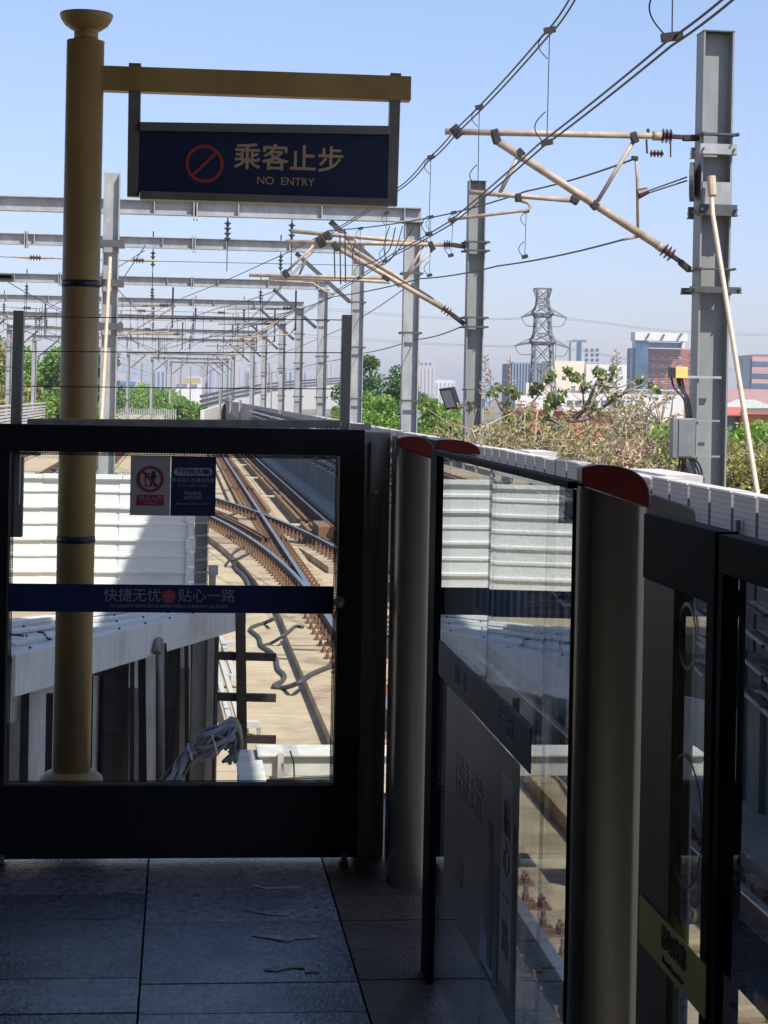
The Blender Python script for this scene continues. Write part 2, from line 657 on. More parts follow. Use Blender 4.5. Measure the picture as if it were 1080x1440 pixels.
M['rust'] = mat('rusty_rail', (0.17, 0.085, 0.05), 0.85, var=0.4, scale=8, bump=0.2, col2=(0.085, 0.05, 0.038))
M['rust2'] = mat('rusty_fastener', (0.27, 0.145, 0.085), 0.85, var=0.4, scale=20, col2=(0.15, 0.08, 0.05))
M['guard'] = mat('brown_cover_board', (0.25, 0.13, 0.075), 0.85, var=0.4, scale=5, col2=(0.15, 0.085, 0.055))
M['hose'] = mat('grey_hose', (0.065, 0.067, 0.067), 0.6, var=0.25, scale=12)
M['hoseblue'] = mat('bluegrey_hose', (0.14, 0.16, 0.19), 0.5, var=0.2, scale=9)
M['cable'] = mat('black_cable', (0.03, 0.03, 0.035), 0.5)
M['cablegrey'] = mat('grey_cable', (0.35, 0.36, 0.37), 0.5, var=0.2, scale=12)
M['perf'] = dots_mat('perforated_sheet', (0.23, 0.235, 0.255), (0.14, 0.145, 0.16), 0.045, 0.3)
M['frit'] = dots_mat('black_frit', (0.012, 0.012, 0.016), (0, 0, 0), 0.0052, 0.33, see=True)
M['frame_white'] = mat('white_wall_cap', (0.52, 0.50, 0.47), 0.6, var=0.1, scale=8)
M['boxgrey'] = mat('grey_cabinet', (0.19, 0.2, 0.2), 0.45, 0.2, var=0.12, scale=6)
M['boxyellow'] = mat('yellow_box', (0.72, 0.55, 0.17), 0.5, var=0.1, scale=8)
M['orange'] = mat('orange_cover', (0.75, 0.33, 0.04), 0.5)
M['noticegrey'] = mat('notice_grey', (0.36, 0.35, 0.36), 0.5)
M['noticetext'] = mat('notice_lettering', (0.33, 0.36, 0.45), 0.6)
M['bandtext'] = mat('band_lettering', (0.24, 0.26, 0.34), 0.6)
M['bandred'] = mat('band_emblem_red', (0.28, 0.05, 0.05), 0.6)
M['noticered'] = mat('notice_red', (0.30, 0.025, 0.04), 0.5)
M['ink'] = mat('black_ink', (0.015, 0.015, 0.02), 0.6)
M['paper'] = mat('dirty_tape_scrap', (0.25, 0.26, 0.29), 0.5, var=0.5, scale=30, bump=0.6, bscale=60)
M['postergrey'] = mat('poster_film', (0.27, 0.245, 0.235), 0.4, var=0.2, scale=1.6, col2=(0.17, 0.155, 0.16))
M['posterlight'] = mat('poster_pale_panel', (0.40, 0.39, 0.41), 0.3)
M['posterdark'] = mat('poster_dark_figure', (0.10, 0.085, 0.09), 0.3)
M['labelyellow'] = mat('yellow_warning_film', (0.42, 0.35, 0.05), 0.45, var=0.1, scale=6)
M['canopy'] = mat('canopy_sheet', (0.28, 0.245, 0.2), 0.7, var=0.1, scale=1)
M['interior'] = mat('station_interior', (0.40, 0.34, 0.26), 0.7, var=0.2, scale=0.8)
M['bolt'] = mat('bolt_steel', (0.45, 0.45, 0.44), 0.35, 0.8)
M['glass'] = glass_mat('gate_glass', (0.93, 0.96, 0.95), wave=0.0)
M['doorglass'] = glass_mat('door_glass', (0.80, 0.84, 0.84), 0.05, wave=0.05)
M['bark'] = mat('bark', (0.20, 0.16, 0.12), 0.9, var=0.3, scale=9, bump=0.4)
M['twig'] = mat('dry_twig', (0.36, 0.28, 0.22), 0.9, island=0.35, var=0.1)
M['leaf'] = mat('fresh_leaf', (0.17, 0.29, 0.05), 0.6, island=0.45, var=0.25, scale=0.8, trans=0.35)
M['leafdark'] = mat('dark_leaf', (0.075, 0.15, 0.045), 0.6, island=0.5, var=0.3, scale=0.6, trans=0.25)
M['leafbig'] = mat('broad_leaf', (0.19, 0.235, 0.085), 0.5, island=0.5, var=0.2, scale=2, trans=0.3)
M['leafdry'] = mat('dry_leaf', (0.42, 0.31, 0.21), 0.85, island=0.45, var=0.2, scale=2, trans=0.2)
M['leafolive'] = mat('olive_leaf', (0.30, 0.28, 0.10), 0.75, island=0.5, var=0.2, scale=2, trans=0.3)
M['brick'] = brick_mat('red_brick', (0.36, 0.09, 0.055), (0.31, 0.075, 0.045), (0.38, 0.14, 0.10), 1.2, 0.4, 0.03, vertical=True)
M['brickshed'] = mat('orange_red_wall', (0.54, 0.16, 0.085), 0.85, var=0.2, scale=0.8)
M['redroof'] = mat('red_roof', (0.42, 0.12, 0.085), 0.8, var=0.2, scale=0.7)
M['pinkwall'] = mat('pink_wall', (0.50, 0.30, 0.28), 0.85, var=0.08, scale=0.1)
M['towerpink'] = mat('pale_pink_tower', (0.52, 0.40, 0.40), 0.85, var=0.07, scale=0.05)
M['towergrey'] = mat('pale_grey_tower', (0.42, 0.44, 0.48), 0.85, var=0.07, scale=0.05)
M['towerwhite'] = mat('white_tower', (0.68, 0.66, 0.63), 0.85, var=0.06, scale=0.05)
M['cream'] = mat('cream_wall', (0.72, 0.62, 0.45), 0.85, var=0.06, scale=0.2)
M['bluewall'] = mat('slate_blue_wall', (0.06, 0.09, 0.15), 0.6, var=0.1, scale=0.1)
M['ribblue'] = mat('blue_rib', (0.2, 0.25, 0.33), 0.6)
M['blueglass'] = mat('blue_curtain_glass', (0.06, 0.13, 0.22), 0.15, 0.3, var=0.25, scale=0.15)
M['window'] = mat('far_window', (0.08, 0.11, 0.15), 0.2)
M['bluesheet'] = mat('blue_sheet_roof', (0.05, 0.2, 0.5), 0.5)
M['signyellow'] = mat('yellow_board', (0.42, 0.34, 0.10), 0.5)
M['pylon'] = mat('pylon_steel', (0.17, 0.18, 0.19), 0.6, 0.3)
M['lamp'] = mat('floodlight_body', (0.03, 0.03, 0.033), 0.45)
M['lampglass'] = mat('floodlight_glass', (0.16, 0.17, 0.18), 0.15)

# ------------------------------------------------------------------ setting
ZD = -1.75        # concrete deck of the railway
ZR = -1.45        # top of rail
Zp = -1.62        # top of the rail plinths
GZ = -7.0         # ground beyond the viaduct

structure(MB().box(-2500, 2500, -300, 4600, GZ - 0.5, GZ).build('ground', M['ground']))
structure(MB().box(-15, 5.0, 7.87, 420, ZD - 1.6, ZD).build('track_bed', M['deck']))

# platform: dark slab with separate granite pavers
pf = MB().box(-8, 1.02, -12, 7.845, -1.9, -0.03)
structure(pf.build('platform', M['grout']))
pv = MB()
rt = random.Random(3)


pw = MB()


def paver(x0, x1, y0, y1):
    dz = rt.uniform(-0.0015, 0.0015)
    (pw if x0 > 0.5 and y0 > -1 else pv).box(x0 + 0.003, x1 - 0.003, y0 + 0.003, y1 - 0.003, -0.029, dz)


cols = [(-0.08, 0.513), (0.513, 0.86)]
mid = [7.84, 7.6, 7.02, 6.42, 5.82, 5.22, 4.97, 4.67, 4.08, 3.48, 2.88, 2.3, 1.7, 1.1, 0.5, 0.0]
side = [6.16 + 0.295 * k for k in range(5, -24, -1)]
for a, b in zip(mid[:-1], mid[1:]):
    paver(-0.08, 0.513, b, a)
for a, b in zip(side[:-1], side[1:]):
    paver(0.513, 1.0, b - 0.04, a - 0.04)
    paver(-0.673, -0.08, b, a)
    paver(-1.27, -0.673, b + 0.05, a + 0.05)
    paver(-1.87, -1.27, b, a)
    paver(-2.47, -1.87, b, a)
for i in range(14):
    for j in range(2):
        paver(-2.47 - 2.7 * (j + 1), -2.47 - 2.7 * j, -1.0 + i * 0.6, -0.4 + i * 0.6)
for i in range(18):
    paver(-8, 1.0, -12 + i * 0.6, -11.4 + i * 0.6)
structure(pv.build('pavement', M['granite']))
structure(pw.build('edge_pavement', M['granitewarm']))

# station canopy, and unseen walls added to hold back light
cn = thing('station_canopy', 'brown sheet roof over the platform end', 'canopy', (-3, 0, 0))
MB().box(-9, 3.4, -14, 9.3, 5.2, 5.32).box(2.0, 3.4, 9.3, 12.3, 5.2, 5.32).build('roof', M['canopy'], cn)
MB().box(-9, 1.9, 9.301, 9.34, 3.75, 5.32).build('shade_fascia', M['canopy'], cn)  # unseen drop below the roof edge, added to keep sky light out
for yy in (-10, -4, 2):
    MB().hbeam((-9, yy, 5.05), (3.3, yy, 5.05), 0.28, 0.18, 0.02, (0, 0, 1)).build('beam', M['steeldark'], cn)
    MB().tube([(-4.2, yy, 0), (-4.2, yy, 4.9)], 0.16, 20).build('column', M['yellow'], cn, smooth=True)
sw = thing('unseen_back_wall', 'unseen tan wall with added wing, closing off light behind the viewer', 'wall', (-3, -12, 0))
MB().box(-9, 3.4, -12.3, -12.1, -1.7, 5.19).build('panel', M['interior'], sw)  # unseen back wall, built to limit light from behind
MB().box(3.2, 3.4, -12.08, 1.0, -1.7, 5.19).build('wing', M['interior'], sw)  # unseen wing added to cut light from the track side
sl = thing('light_block_wall', 'unseen tall wall added along the platform to block side light', 'screen', (-3.5, 0, 0))
MB().box(-3.6, -3.5, -12, 6.5, 0, 5.19).build('panel', M['interior'], sl)  # full-height wall out of view, added to shut out sky light


# ------------------------------------------------------------------ end gate of the platform
GY = 6.6


def gx(x):
    return at(x, 800, GY).x


def gz(y):
    return at(250, y, GY).z


gate = thing('platform_gate', 'black framed glass gate across the platform end with a navy slogan band', 'gate', (0, GY, 0))
GX0, GX1 = -0.615, 0.632
WX0, WX1 = gx(13), gx(474)
zt, zw1, zw0, zb = 1.482, gz(637), gz(1102), 0.012
fr = MB()
fr.box(GX0, GX1, GY - 0.03, GY + 0.03, zw1, zt)
fr.box(GX0, GX1, GY - 0.03, GY + 0.03, zb, zw0)
fr.box(GX0, WX0, GY - 0.03, GY + 0.03, zw0 + 0.0005, zw1 - 0.0005)
fr.box(WX1, GX1, GY - 0.03, GY + 0.03, zw0 + 0.0005, zw1 - 0.0005)
fr.build('frame', M['black'], gate, bevel=0.004)
MB().box(WX0 - 0.005, WX1 + 0.005, GY - 0.005, GY + 0.005, zw0 - 0.005, zw1 + 0.005).build('glass', M['glass'], gate)
bw = 0.013
ft = MB()
ft.box(WX0, WX1, GY - 0.0085, GY - 0.0075, zw1 - bw, zw1)
ft.box(WX0, WX1, GY - 0.0085, GY - 0.0075, zw0, zw0 + bw)
ft.box(WX0, WX0 + bw, GY - 0.0085, GY - 0.0075, zw0 + bw, zw1 - bw)
ft.box(WX1 - bw, WX1, GY - 0.0085, GY - 0.0075, zw0 + bw, zw1 - bw)
ft.build('dotted_border', M['frit'], gate)
band = MB().box(gx(9), gx(469), GY - 0.014, GY - 0.010, gz(861), gz(822)).build('slogan_band', M['navyband'], gate)
by = GY - 0.0155
sc = 0.00245
zc = gz(838)
text_mesh('lettering', '快捷无忧', 20 * sc, (gx(187), by, zc), M['bandtext'], band, bold=0.0)
text_mesh('lettering', '贴心一路', 20 * sc, (gx(291), by, zc), M['bandtext'], band, bold=0.0)
text_mesh('lettering', 'EXCELLENT SERVICES GUARANTEES A PLEASANT JOURNEY', 5.6 * sc * 1.1, (gx(239), by, gz(852)), M['bandtext'], band)
em = MB()
ec = (gx(238), by, zc)
em.lathe([(0.0, 0), (0.024, 0), (0.024, 0.001), (0, 0.001)], ec, 28, (0, -1, 0))
em.build('emblem', M['bandred'], band)
el = MB()
e0 = Vector((ec[0], by - 0.0018, ec[2]))
el.bar(e0 + Vector((-0.022, 0, 0.002)), e0 + Vector((0.022, 0, 0.002)), 0.001, 0.002, (0, 0, 1))
el.bar(e0 + Vector((0, 0, 0.001)), e0 + Vector((-0.007, 0, -0.021)), 0.001, 0.002, (1, 0, 0))
el.bar(e0 + Vector((0, 0, 0.001)), e0 + Vector((0.007, 0, -0.021)), 0.001, 0.002, (1, 0, 0))
el.build('emblem_lines', M['bandtext'], band)
MB().lathe([(0.0, 0), (0.02, 0), (0.02, 0.016), (0.013, 0.02), (0.0, 0.021)], (gx(477), GY - 0.031, gz(843)), 24, (0, -1, 0)).build('lock_knob', M['bolt'], gate, smooth=False)
for xx in (12, 491):
    MB().box(gx(xx) - 0.012, gx(xx) + 0.008, GY - 0.06, GY - 0.031, 0.0, 0.028).box(gx(xx) - 0.02, gx(xx) + 0.012, GY - 0.06, GY - 0.031, -0.0005, 0.006).build('floor_pin', M['bolt'], gate)
MB().box(gx(490), gx(518), GY + 0.0, GY + 0.02, zt + 0.001, zt + 0.02).build('top_tab', M['whiteold'], gate)

# notice stuck to the glass
nz0, nz1 = gz(725), gz(642)
nt_ = thing('gate_notice', 'grey and navy notice with a red no entry pictogram stuck on the gate glass', 'notice', (gx(240), GY - 0.01, nz0))
ny = GY - 0.012
na, nm, nb = gx(181), gx(237.5), gx(301)
MB().box(na, nm - 0.001, ny, ny + 0.003, nz0, nz1).build('pictogram_panel', M['noticegrey'], nt_)
MB().box(nm + 0.001, nb, ny, ny + 0.003, nz0, nz1).build('text_panel', M['navy'], nt_)


def ring(mb, c, r0, r1, n=40, y=0.001):
    vs, fs = [], []
    for k in range(n):
        a = 2 * math.pi * k / n
        for r in (r0, r1):
            for yy in (0, -y):
                vs.append((c[0] + r * math.cos(a), c[1] + yy, c[2] + r * math.sin(a)))
    for k in range(n):
        a, b = 4 * k, 4 * ((k + 1) % n)
        fs += [(a, a + 2, b + 2, b), (a + 1, b + 1, b + 3, a + 3), (a, b, b + 1, a + 1), (a + 2, a + 3, b + 3, b + 2)]
    return mb.add(vs, fs)


pc = Vector((gx(209.5), ny - 0.0015, gz(674)))
MB().lathe([(0.0001, 0), (0.0385, 0), (0.0385, 0.0006), (0.0001, 0.0006)], (pc.x, ny - 0.0008, pc.z), 32, (0, -1, 0)).build('pictogram_ground', M['noticegrey'], nt_)
fg = MB()
q = pc + Vector((0, -0.0006, 0))
fg.lathe([(0.0001, 0), (0.0058, 0), (0.0058, .0006), (0.0001, .0006)], q + Vector((0.010, 0, 0.023)), 12, (0, -1, 0))
fg.bar(q + Vector((0.010, 0, 0.017)), q + Vector((0.008, 0, -0.004)), 0.0008, 0.012, (1, 0, 0))
fg.bar(q + Vector((0.014, 0, 0.014)), q + Vector((0.022, 0, 0.004)), 0.0008, 0.004, (0, 0, 1))
fg.bar(q + Vector((0.006, 0, 0.014)), q + Vector((-0.003, 0, 0.006)), 0.0008, 0.004, (0, 0, 1))
fg.bar(q + Vector((0.009, 0, -0.004)), q + Vector((0.016, 0, -0.025)), 0.0008, 0.006, (1, 0, 0))
fg.bar(q + Vector((0.006, 0, -0.004)), q + Vector((0.000, 0, -0.024)), 0.0008, 0.006, (1, 0, 0))
fg.bar(q + Vector((-0.017, 0, 0.018)), q + Vector((-0.017, 0, -0.024)), 0.0008, 0.003, (1, 0, 0))
fg.bar(q + Vector((-0.017, 0, 0.018)), q + Vector((0.001, 0, 0.018)), 0.0008, 0.003, (0, 0, 1))
fg.bar(q + Vector((-0.017, 0, -0.024)), q + Vector((0.0, 0, -0.024)), 0.0008, 0.003, (0, 0, 1))
fg.build('figure', M['ink'], nt_)
rg = MB()
ring(rg, pc + Vector((0, -0.0012, 0)), 0.036, 0.045)
rg.bar(pc + Vector((-0.027, -0.0016, 0.027)), pc + Vector((0.027, -0.0016, -0.027)), 0.0008, 0.008, (1, 0, 1))
rg.build('prohibition_ring', M['noticered'], nt_)
rb = MB().box(gx(191), gx(228.5), ny - 0.002, ny - 0.0005, gz(711), gz(696)).build('red_plate', M['noticered'], nt_)
text_mesh('lettering', '禁止入内', 8.2 * sc, (pc.x, ny - 0.003, gz(701.5)), M['noticetext'], rb)
text_mesh('lettering', 'No Entry', 4.2 * sc, (pc.x, ny - 0.003, gz(707.8)), M['noticetext'], rb)
tx = gx(269)
pill = MB()
pts = []
for k in range(24):
    a = 2 * math.pi * k / 24
    pts.append((tx + (0.052 if math.cos(a) > 0 else -0.052) + 0.0135 * math.cos(a), gz(663) + 0.0135 * math.sin(a)))
pill.prism(pts, 'y', ny - 0.0015, ny - 0.0005)
pl = pill.build('title_pill', M['noticetext'], nt_)
text_mesh('lettering', '下行线(头端)', 8.6 * sc, (tx, ny - 0.0025, gz(663)), M['ink'], pl, bold=0.0003)
for s, sz, yy in (('非本站人员请勿开启', 6.6, 675), ('Do not operate to open', 4.0, 682), ('车站电话', 6.2, 693.5), ('66792380', 6.2, 699.5), ('Please contact the station staff', 3.6, 708)):
    text_mesh('lettering', s, sz * sc, (tx, ny - 0.0015, gz(yy)), M['noticetext'], nt_)

# neighbouring dark pillar and glazed screen beside the gate
es = thing('end_screen', 'dark pillar with a glazed screen closing the rest of the platform end', 'screen', (-1.5, GY, 0))
MB().box(-1.08, -0.625, GY - 0.05, GY + 0.05, 0.0, 1.5).build('pillar', M['black'], es, bevel=0.006)
e = MB()
for a in (-1.09, -2.7, -4.2, -5.7):
    e.box(a - 0.05, a + 0.0, GY - 0.03, GY + 0.03, 0.26, 1.39)
e.box(-5.75, -1.085, GY - 0.03, GY + 0.03, 1.3905, 1.48)
e.box(-5.75, -1.085, GY - 0.03, GY + 0.03, 0.012, 0.2595)
e.build('frame', M['black'], es)
MB().box(-5.7, -1.14, GY - 0.005, GY + 0.005, 0.255, 1.395).build('glass', M['glass'], es)

# wire guard standing on the gate line
wg = thing('wire_guard', 'two grey steel posts with three thin wires above the gate', 'guard fence', (0, 6.74, 0))
WY = 6.74
pa = at(27, 437, WY)
pb = at(488, 443, WY)
for p, wd, x2 in ((pa, 0.036, 22), (pb, 0.034, 489)):
    MB().bar((p.x - 0.004, WY, 1.2), (p.x, WY, p.z), wd, 0.05, (0, 1, 0)).build('post', M['guardgrey'], wg, bevel=0.002)
MB().bar((at(40, 594, WY).x, WY - 0.04, at(40, 594, WY).z), (at(478, 596, WY).x, WY - 0.04, at(478, 596, WY).z), 0.04, 0.027, (0, 0, 1)).build('rail', M['guardgrey'], wg, bevel=0.004)
for ya, yb_ in ((445, 450), (494, 496), (543, 547)):
    MB().tube([at(30, ya, WY), at(260, (ya + yb_) / 2 + 0.6, WY), at(484, yb_, WY)], 0.0019, 6).build('wire', M['cable'], wg)

gp = thing('control_plate', 'small grey plate with white top edge hanging behind the gate glass', 'plate', at(24, 755, 7.2))
MB().box(at(14, 700, 7.2).x - 0.03, at(33, 700, 7.2).x, 7.18, 7.21, at(24, 755, 7.2).z, at(24, 642, 7.2).z).build('plate', M['noticegrey'], gp, bevel=0.003)
MB().box(at(14, 700, 7.2).x - 0.03, at(56, 700, 7.2).x, 7.18, 7.21, at(24, 640, 7.2).z, at(24, 636, 7.2).z).build('top_edge', M['whiteold'], gp)
MB().box(at(14, 700, 7.2).x - 0.03, at(14, 700, 7.2).x - 0.015, 7.185, 7.205, 0, at(24, 640, 7.2).z - 0.003).build('leg', M['noticegrey'], gp)

# ------------------------------------------------------------------ sign post and hanging sign
PY = 7.72
sp_ = thing('sign_post', 'ochre painted steel post with a dish shaped finial and one arm', 'post', (at(100, 1090, PY).x, PY, 0))
r0 = 26 * PY / FPX
b0 = Vector((at(100, 1100, PY).x, PY, 0))
tp = at(120.5, 58, PY)
lean = [b0 + (tp - b0) * k for k in (0, 1)]
lean[0].z = 0.0
lean[1].z = tp.z
MB().tube(lean, r0, 32).build('shaft', M['yellow'], sp_, smooth=True)
MB().lathe([(0.0, 0), (0.125, 0.0), (0.13, 0.035), (0.122, 0.065), (0.10, 0.082), (r0, 0.088)], b0, 32).build('foot_collar', M['yellow'], sp_, smooth=True)
fc = at(121, 58, PY)
MB().lathe([(0.048, 0), (0.048, 0.035), (0.044, 0.037), (0.06, 0.045), (0.085, 0.063), (0.1, 0.085), (0.106, 0.102), (0.104, 0.108), (0.0, 0.112)], fc, 32).build('finial', M['yellow'], sp_, smooth=True)
MB().lathe([(r0 * 0.7, 0), (r0 * 0.98, 0.004), (r0, 0.012)], fc - Vector((0, 0, 0.012)), 32).build('top_rim', M['yellow'], sp_)
for yy, xx in ((399, 115), (758, 108)):
    c = at(xx, yy, PY)
    ax = lean[0] + (lean[1] - lean[0]) * ((c.z - lean[0].z) / (lean[1].z - lean[0].z))
    MB().tube([ax - Vector((0, 0, 0.014)), ax, ax + Vector((0, 0, 0.013))], r0 + 0.0022, 32).build('tape_band', M['tape'], sp_, smooth=True)
a0, a1 = at(140, 111, PY), at(577, 126, PY)
arm = MB().bar(a0, a1, 0.07, 0.098, (0, 0, 1)).build('arm', M['yellow'], sp_, bevel=0.004)

hs_ = thing('hanging_sign', 'navy sign in grey frame with Chinese lettering and NO ENTRY hung under the ochre arm', 'sign', at(370, 280, PY))
SYF = PY - 0.02


def slant(x, y, Y=PY):
    return at(x, y, Y)


def qbar(mb, x0, y0, x1, y1, wpx, Y0, Y1, vert):
    """Flat bar of real depth between two photo points in the sign's plane."""
    p, q_ = at(x0, y0, PY), at(x1, y1, PY)
    return mb.bar(p, q_, (Y1 - Y0), wpx * PY / FPX, (1, 0, 0) if vert else (0, 0, 1))


fm = MB()
qbar(fm, 197, 179.5, 546, 185, 12, 0, 0.09, False)
qbar(fm, 197, 275.5, 546, 286, 11, 0, 0.09, False)
fm.build('frame', M['signgrey'], hs_, bevel=0.002)
hg = MB()
qbar(hg, 190, 90, 187.5, 277, 17, 0, 0.05, True)
hg.build('hanger', M['signgrey'], hs_, bevel=0.002)
hg = MB()
qbar(hg, 556, 104, 550.5, 290, 15, 0, 0.05, True)
hg.build('hanger', M['signgrey'], hs_, bevel=0.002)
c4 = [at(196.5, 186, PY), at(546, 192, PY), at(543.5, 280, PY), at(194.5, 270.5, PY)]
fp = MB()
vs = [Vector((p.x, PY - 0.025, p.z)) for p in c4] + [Vector((p.x, PY + 0.025, p.z)) for p in c4]
fp.add(vs, [(0, 1, 2, 3), (7, 6, 5, 4), (0, 4, 5, 1), (1, 5, 6, 2), (2, 6, 7, 3), (3, 7, 4, 0)])
face = fp.build('face', M['navy'], hs_)
tilt = -0.008
SF = PY - 0.0265
p = at(405, 226, PY)
s1 = PY / FPX


def flat_text(s, size, x, y, m, par, bold=0.0, sx=1.0):
    p_ = at(x, y, PY)
    return text_mesh('lettering', s, size, (p_.x, SF, p_.z), m, par, rot=(math.radians(90), -tilt, 0), bold=bold, sx=sx)


flat_text('乘客止步', 39 * s1, 406, 226, M['signtext'], face, bold=0.0016)
flat_text('NO  ENTRY', 15.5 * s1, 401, 256.5, M['signtext'], face, bold=0.0)
pc = at(287.5, 231.5, PY)
rg = MB()
ring(rg, (pc.x, SF, pc.z), 0.063, 0.076, 48, 0.0015)
rg.bar((pc.x - 0.047, SF - 0.001, pc.z - 0.047), (pc.x + 0.047, SF - 0.001, pc.z + 0.047), 0.0014, 0.011, (1, 0, -1))
rg.build('prohibition_ring', M['signred'], face)

lh = thing('lamp_head', 'flat dark lamp head reaching in beside the ochre post', 'lamp', at(-10, 388, 9.0))
p0, p1 = at(-120, 386, 9.0), at(18, 390, 9.0)
MB().bar(p0, p1, 0.16, 0.022, (0, 0, 1), w2=0.1, h2=0.016).build('housing', M['lamp'], lh, bevel=0.004)
MB().bar(p0 - Vector((0, 0, 0.019)), p1 - Vector((-0.004, 0, 0.014)), 0.14, 0.014, (0, 0, 1), w2=0.09, h2=0.011).build('lens', M['whiteold'], lh)
MB().tube([p0, p0 + Vector((-0.1, 0, 0.02)), p0 + Vector((-0.25, 0, -0.2)), (p0.x - 0.25, 9.0, ZD)], 0.04, 12).build('pole', M['steeldark'], lh, smooth=True)

# ------------------------------------------------------------------ screen door line along the platform edge
DX = 0.711
gx_ = at


def screen_post(name, label, Yp, xl, xr, ztop, depth=0.30):
    t = thing(name, label, 'door post', ((xl + xr) / 2, Yp, 0), 'metal posts of the platform screen doors')
    n = 12
    w = xr - xl
    drop = 0.048
    # body with a sloping head
    r = 0.02
    body = MB()
    sec = []
    for k in range(17):
        f = k / 16.0
        sec.append((xl + w * f, Yp + 0.008 * (2 * f - 1) ** 2 + 0.012 * max(0.0, abs(2 * f - 1) - 0.8) / 0.2, ztop - 0.016 - 0.039 * f))
    sec += [(xr, Yp + depth, ztop - 0.055), (xl, Yp + depth, ztop - 0.016)]
    ns = len(sec)
    vs = [Vector((x, y, 0.0)) for x, y, z in sec] + [Vector(p) for p in sec]
    body.add(vs, [tuple(range(ns)), tuple(range(2 * ns - 1, ns - 1, -1))] + [(i, i + ns, (i + 1) % ns + ns, (i + 1) % ns) for i in range(ns)])
    bo = body.build('post_body', M['steel'], t, smooth=True)
    md = bo.modifiers.new('edge', 'EDGE_SPLIT')
    md.split_angle = math.radians(40)
    cap = [(xl, ztop - 0.014), (xr, ztop - 0.053)]
    for k in range(n + 1):
        a = math.pi / 2 * k / n
        cap.append((xl + w * 0.22 + w * 0.78 * math.cos(a) ** 0.75, ztop - 0.040 + 0.062 * math.sin(a) ** 0.8))
    cap.append((xl, ztop + 0.017))
    MB().prism(cap, 'y', Yp - 0.001, Yp + depth + 0.001).build('red_cap', M['capred'], t, bevel=0.003)
    return t


screen_post('screen_post', 'tall brushed metal door post with dark red cap next to the gate', 6.2, at(557, 900, 6.2).x, at(607, 900, 6.2).x, at(585, 618, 6.2).z - 0.012, 0.12)
screen_post('screen_post', 'wide brushed metal door post with dark red cap nearest the viewer', 3.35, at(814, 900, 3.35).x, at(911, 900, 3.35).x, at(865, 662, 3.35).z - 0.012, 0.045)

# second red cap on the track side of the far post, and the grey one by the near post
t = thing('track_side_post', 'metal post with dark red cap rising behind the glass door frame', 'door post', (0.92, 5.6, 0))
xl, xr, zt2 = at(614, 630, 6.3).x, at(676, 630, 6.3).x, at(640, 620, 6.3).z
cap = [(xl, zt2 - 0.03), (xr, zt2 - 0.045)] + [(xl + 0.2 * (xr - xl) + 0.8 * (xr - xl) * math.cos(math.pi / 2 * k / 10) ** 0.8, zt2 - 0.043 + 0.047 * math.sin(math.pi / 2 * k / 10) ** 0.8) for k in range(11)] + [(xl, zt2 + 0.002)]
MB().prism(cap, 'y', 6.3, 6.6).build('red_cap', M['capred'], t, bevel=0.003)
MB().prism([(xl, -0.02), (xr - 0.01, -0.02), (xr - 0.01, zt2 - 0.046), (xl, zt2 - 0.032)], 'y', 6.302, 6.6).build('post_body', M['steeldark'], t, bevel=0.006)
t = thing('track_side_post', 'low grey metal post head behind the wide red capped post', 'door post', (0.9, 3.2, 0))
xl, xr, zt2 = at(905, 700, 3.42).x, at(986, 700, 3.42).x, at(920, 697, 3.42).z
cap = [(xl, 0.0), (xr, 0.0), (xr, zt2 - 0.036), (xr - 0.004, zt2 - 0.026), (xr - 0.015, zt2 - 0.020), (xl + 0.03, zt2), (xl, zt2)]
MB().prism(cap, 'y', 3.44, 3.62).build('post_body', M['steeldark'], t, bevel=0.004)

# grey metal strips closing the corner between gate and far post
t = thing('corner_plate', 'pair of dented grey metal plates filling the corner beside the gate', 'metal plate', (0.68, 6.5, 0))
x0, x1 = at(500, 900, 6.65).x, at(544, 900, 6.65).x
z1 = at(530, 609, 6.5).z
pl1 = MB().box(x0, x1, 6.64, 6.67, 0.0, z1).build('plate', M['guardgrey'], t, bevel=0.004)
x2 = at(545.6, 900, 6.65).x
MB().box(x2, x2 + 0.12, 6.61, 6.64, 0.0, z1 - 0.01).build('plate', M['guardgrey'], t, bevel=0.004)
MB().box(at(526, 700, 6.48).x, at(540, 700, 6.48).x, 6.624, 6.6395, at(530, 750, 6.48).z, at(530, 622, 6.48).z).build('raised_strip', M['guardgrey'], t, bevel=0.003)
MB().lathe([(0.0, 0), (0.012, 0.001), (0.009, 0.004), (0.0, 0.0055)], (at(533, 697, 6.48).x, 6.623, at(533, 697, 6.48).z), 16, (0, -1, 0)).build('dent_boss', M['bolt'], t, smooth=True)
# fixed glass panel between the posts
PN0, PN1 = 3.40, 5.32
gp1 = thing('glass_screen_panel', 'glass screen panel with poster film between the two red capped posts', 'glass panel', (DX, 4.3, 0))
f_ = MB()
f_.box(DX - 0.016, DX + 0.016, PN0, PN1, 1.440, 1.453)
f_.box(DX - 0.015, DX + 0.015, PN1 - 0.13, PN1, 0.0, 1.4395)
f_.box(DX - 0.006, DX + 0.006, PN0, PN0 + 0.006, 0.0, 1.4395)
f_.build('frame', M['blackglass'], gp1, bevel=0.002)
joints = [(5.188, 4.345, 0.0000), (4.337, 3.68, 0.0035), (3.672, 3.41, -0.003)]
for (ya, yb_, ang) in joints:
    m_ = MB().box(-0.005, 0.005, yb_ - (ya + yb_) / 2, ya - (ya + yb_) / 2, -0.713, 0.713)
    o = m_.build('glass', M['doorglass'], gp1)
    o.location = Vector((DX, (ya + yb_) / 2, 0.725)) - world_loc(gp1)
    o.rotation_euler = (0, 0.008 if ang else 0.0, ang)
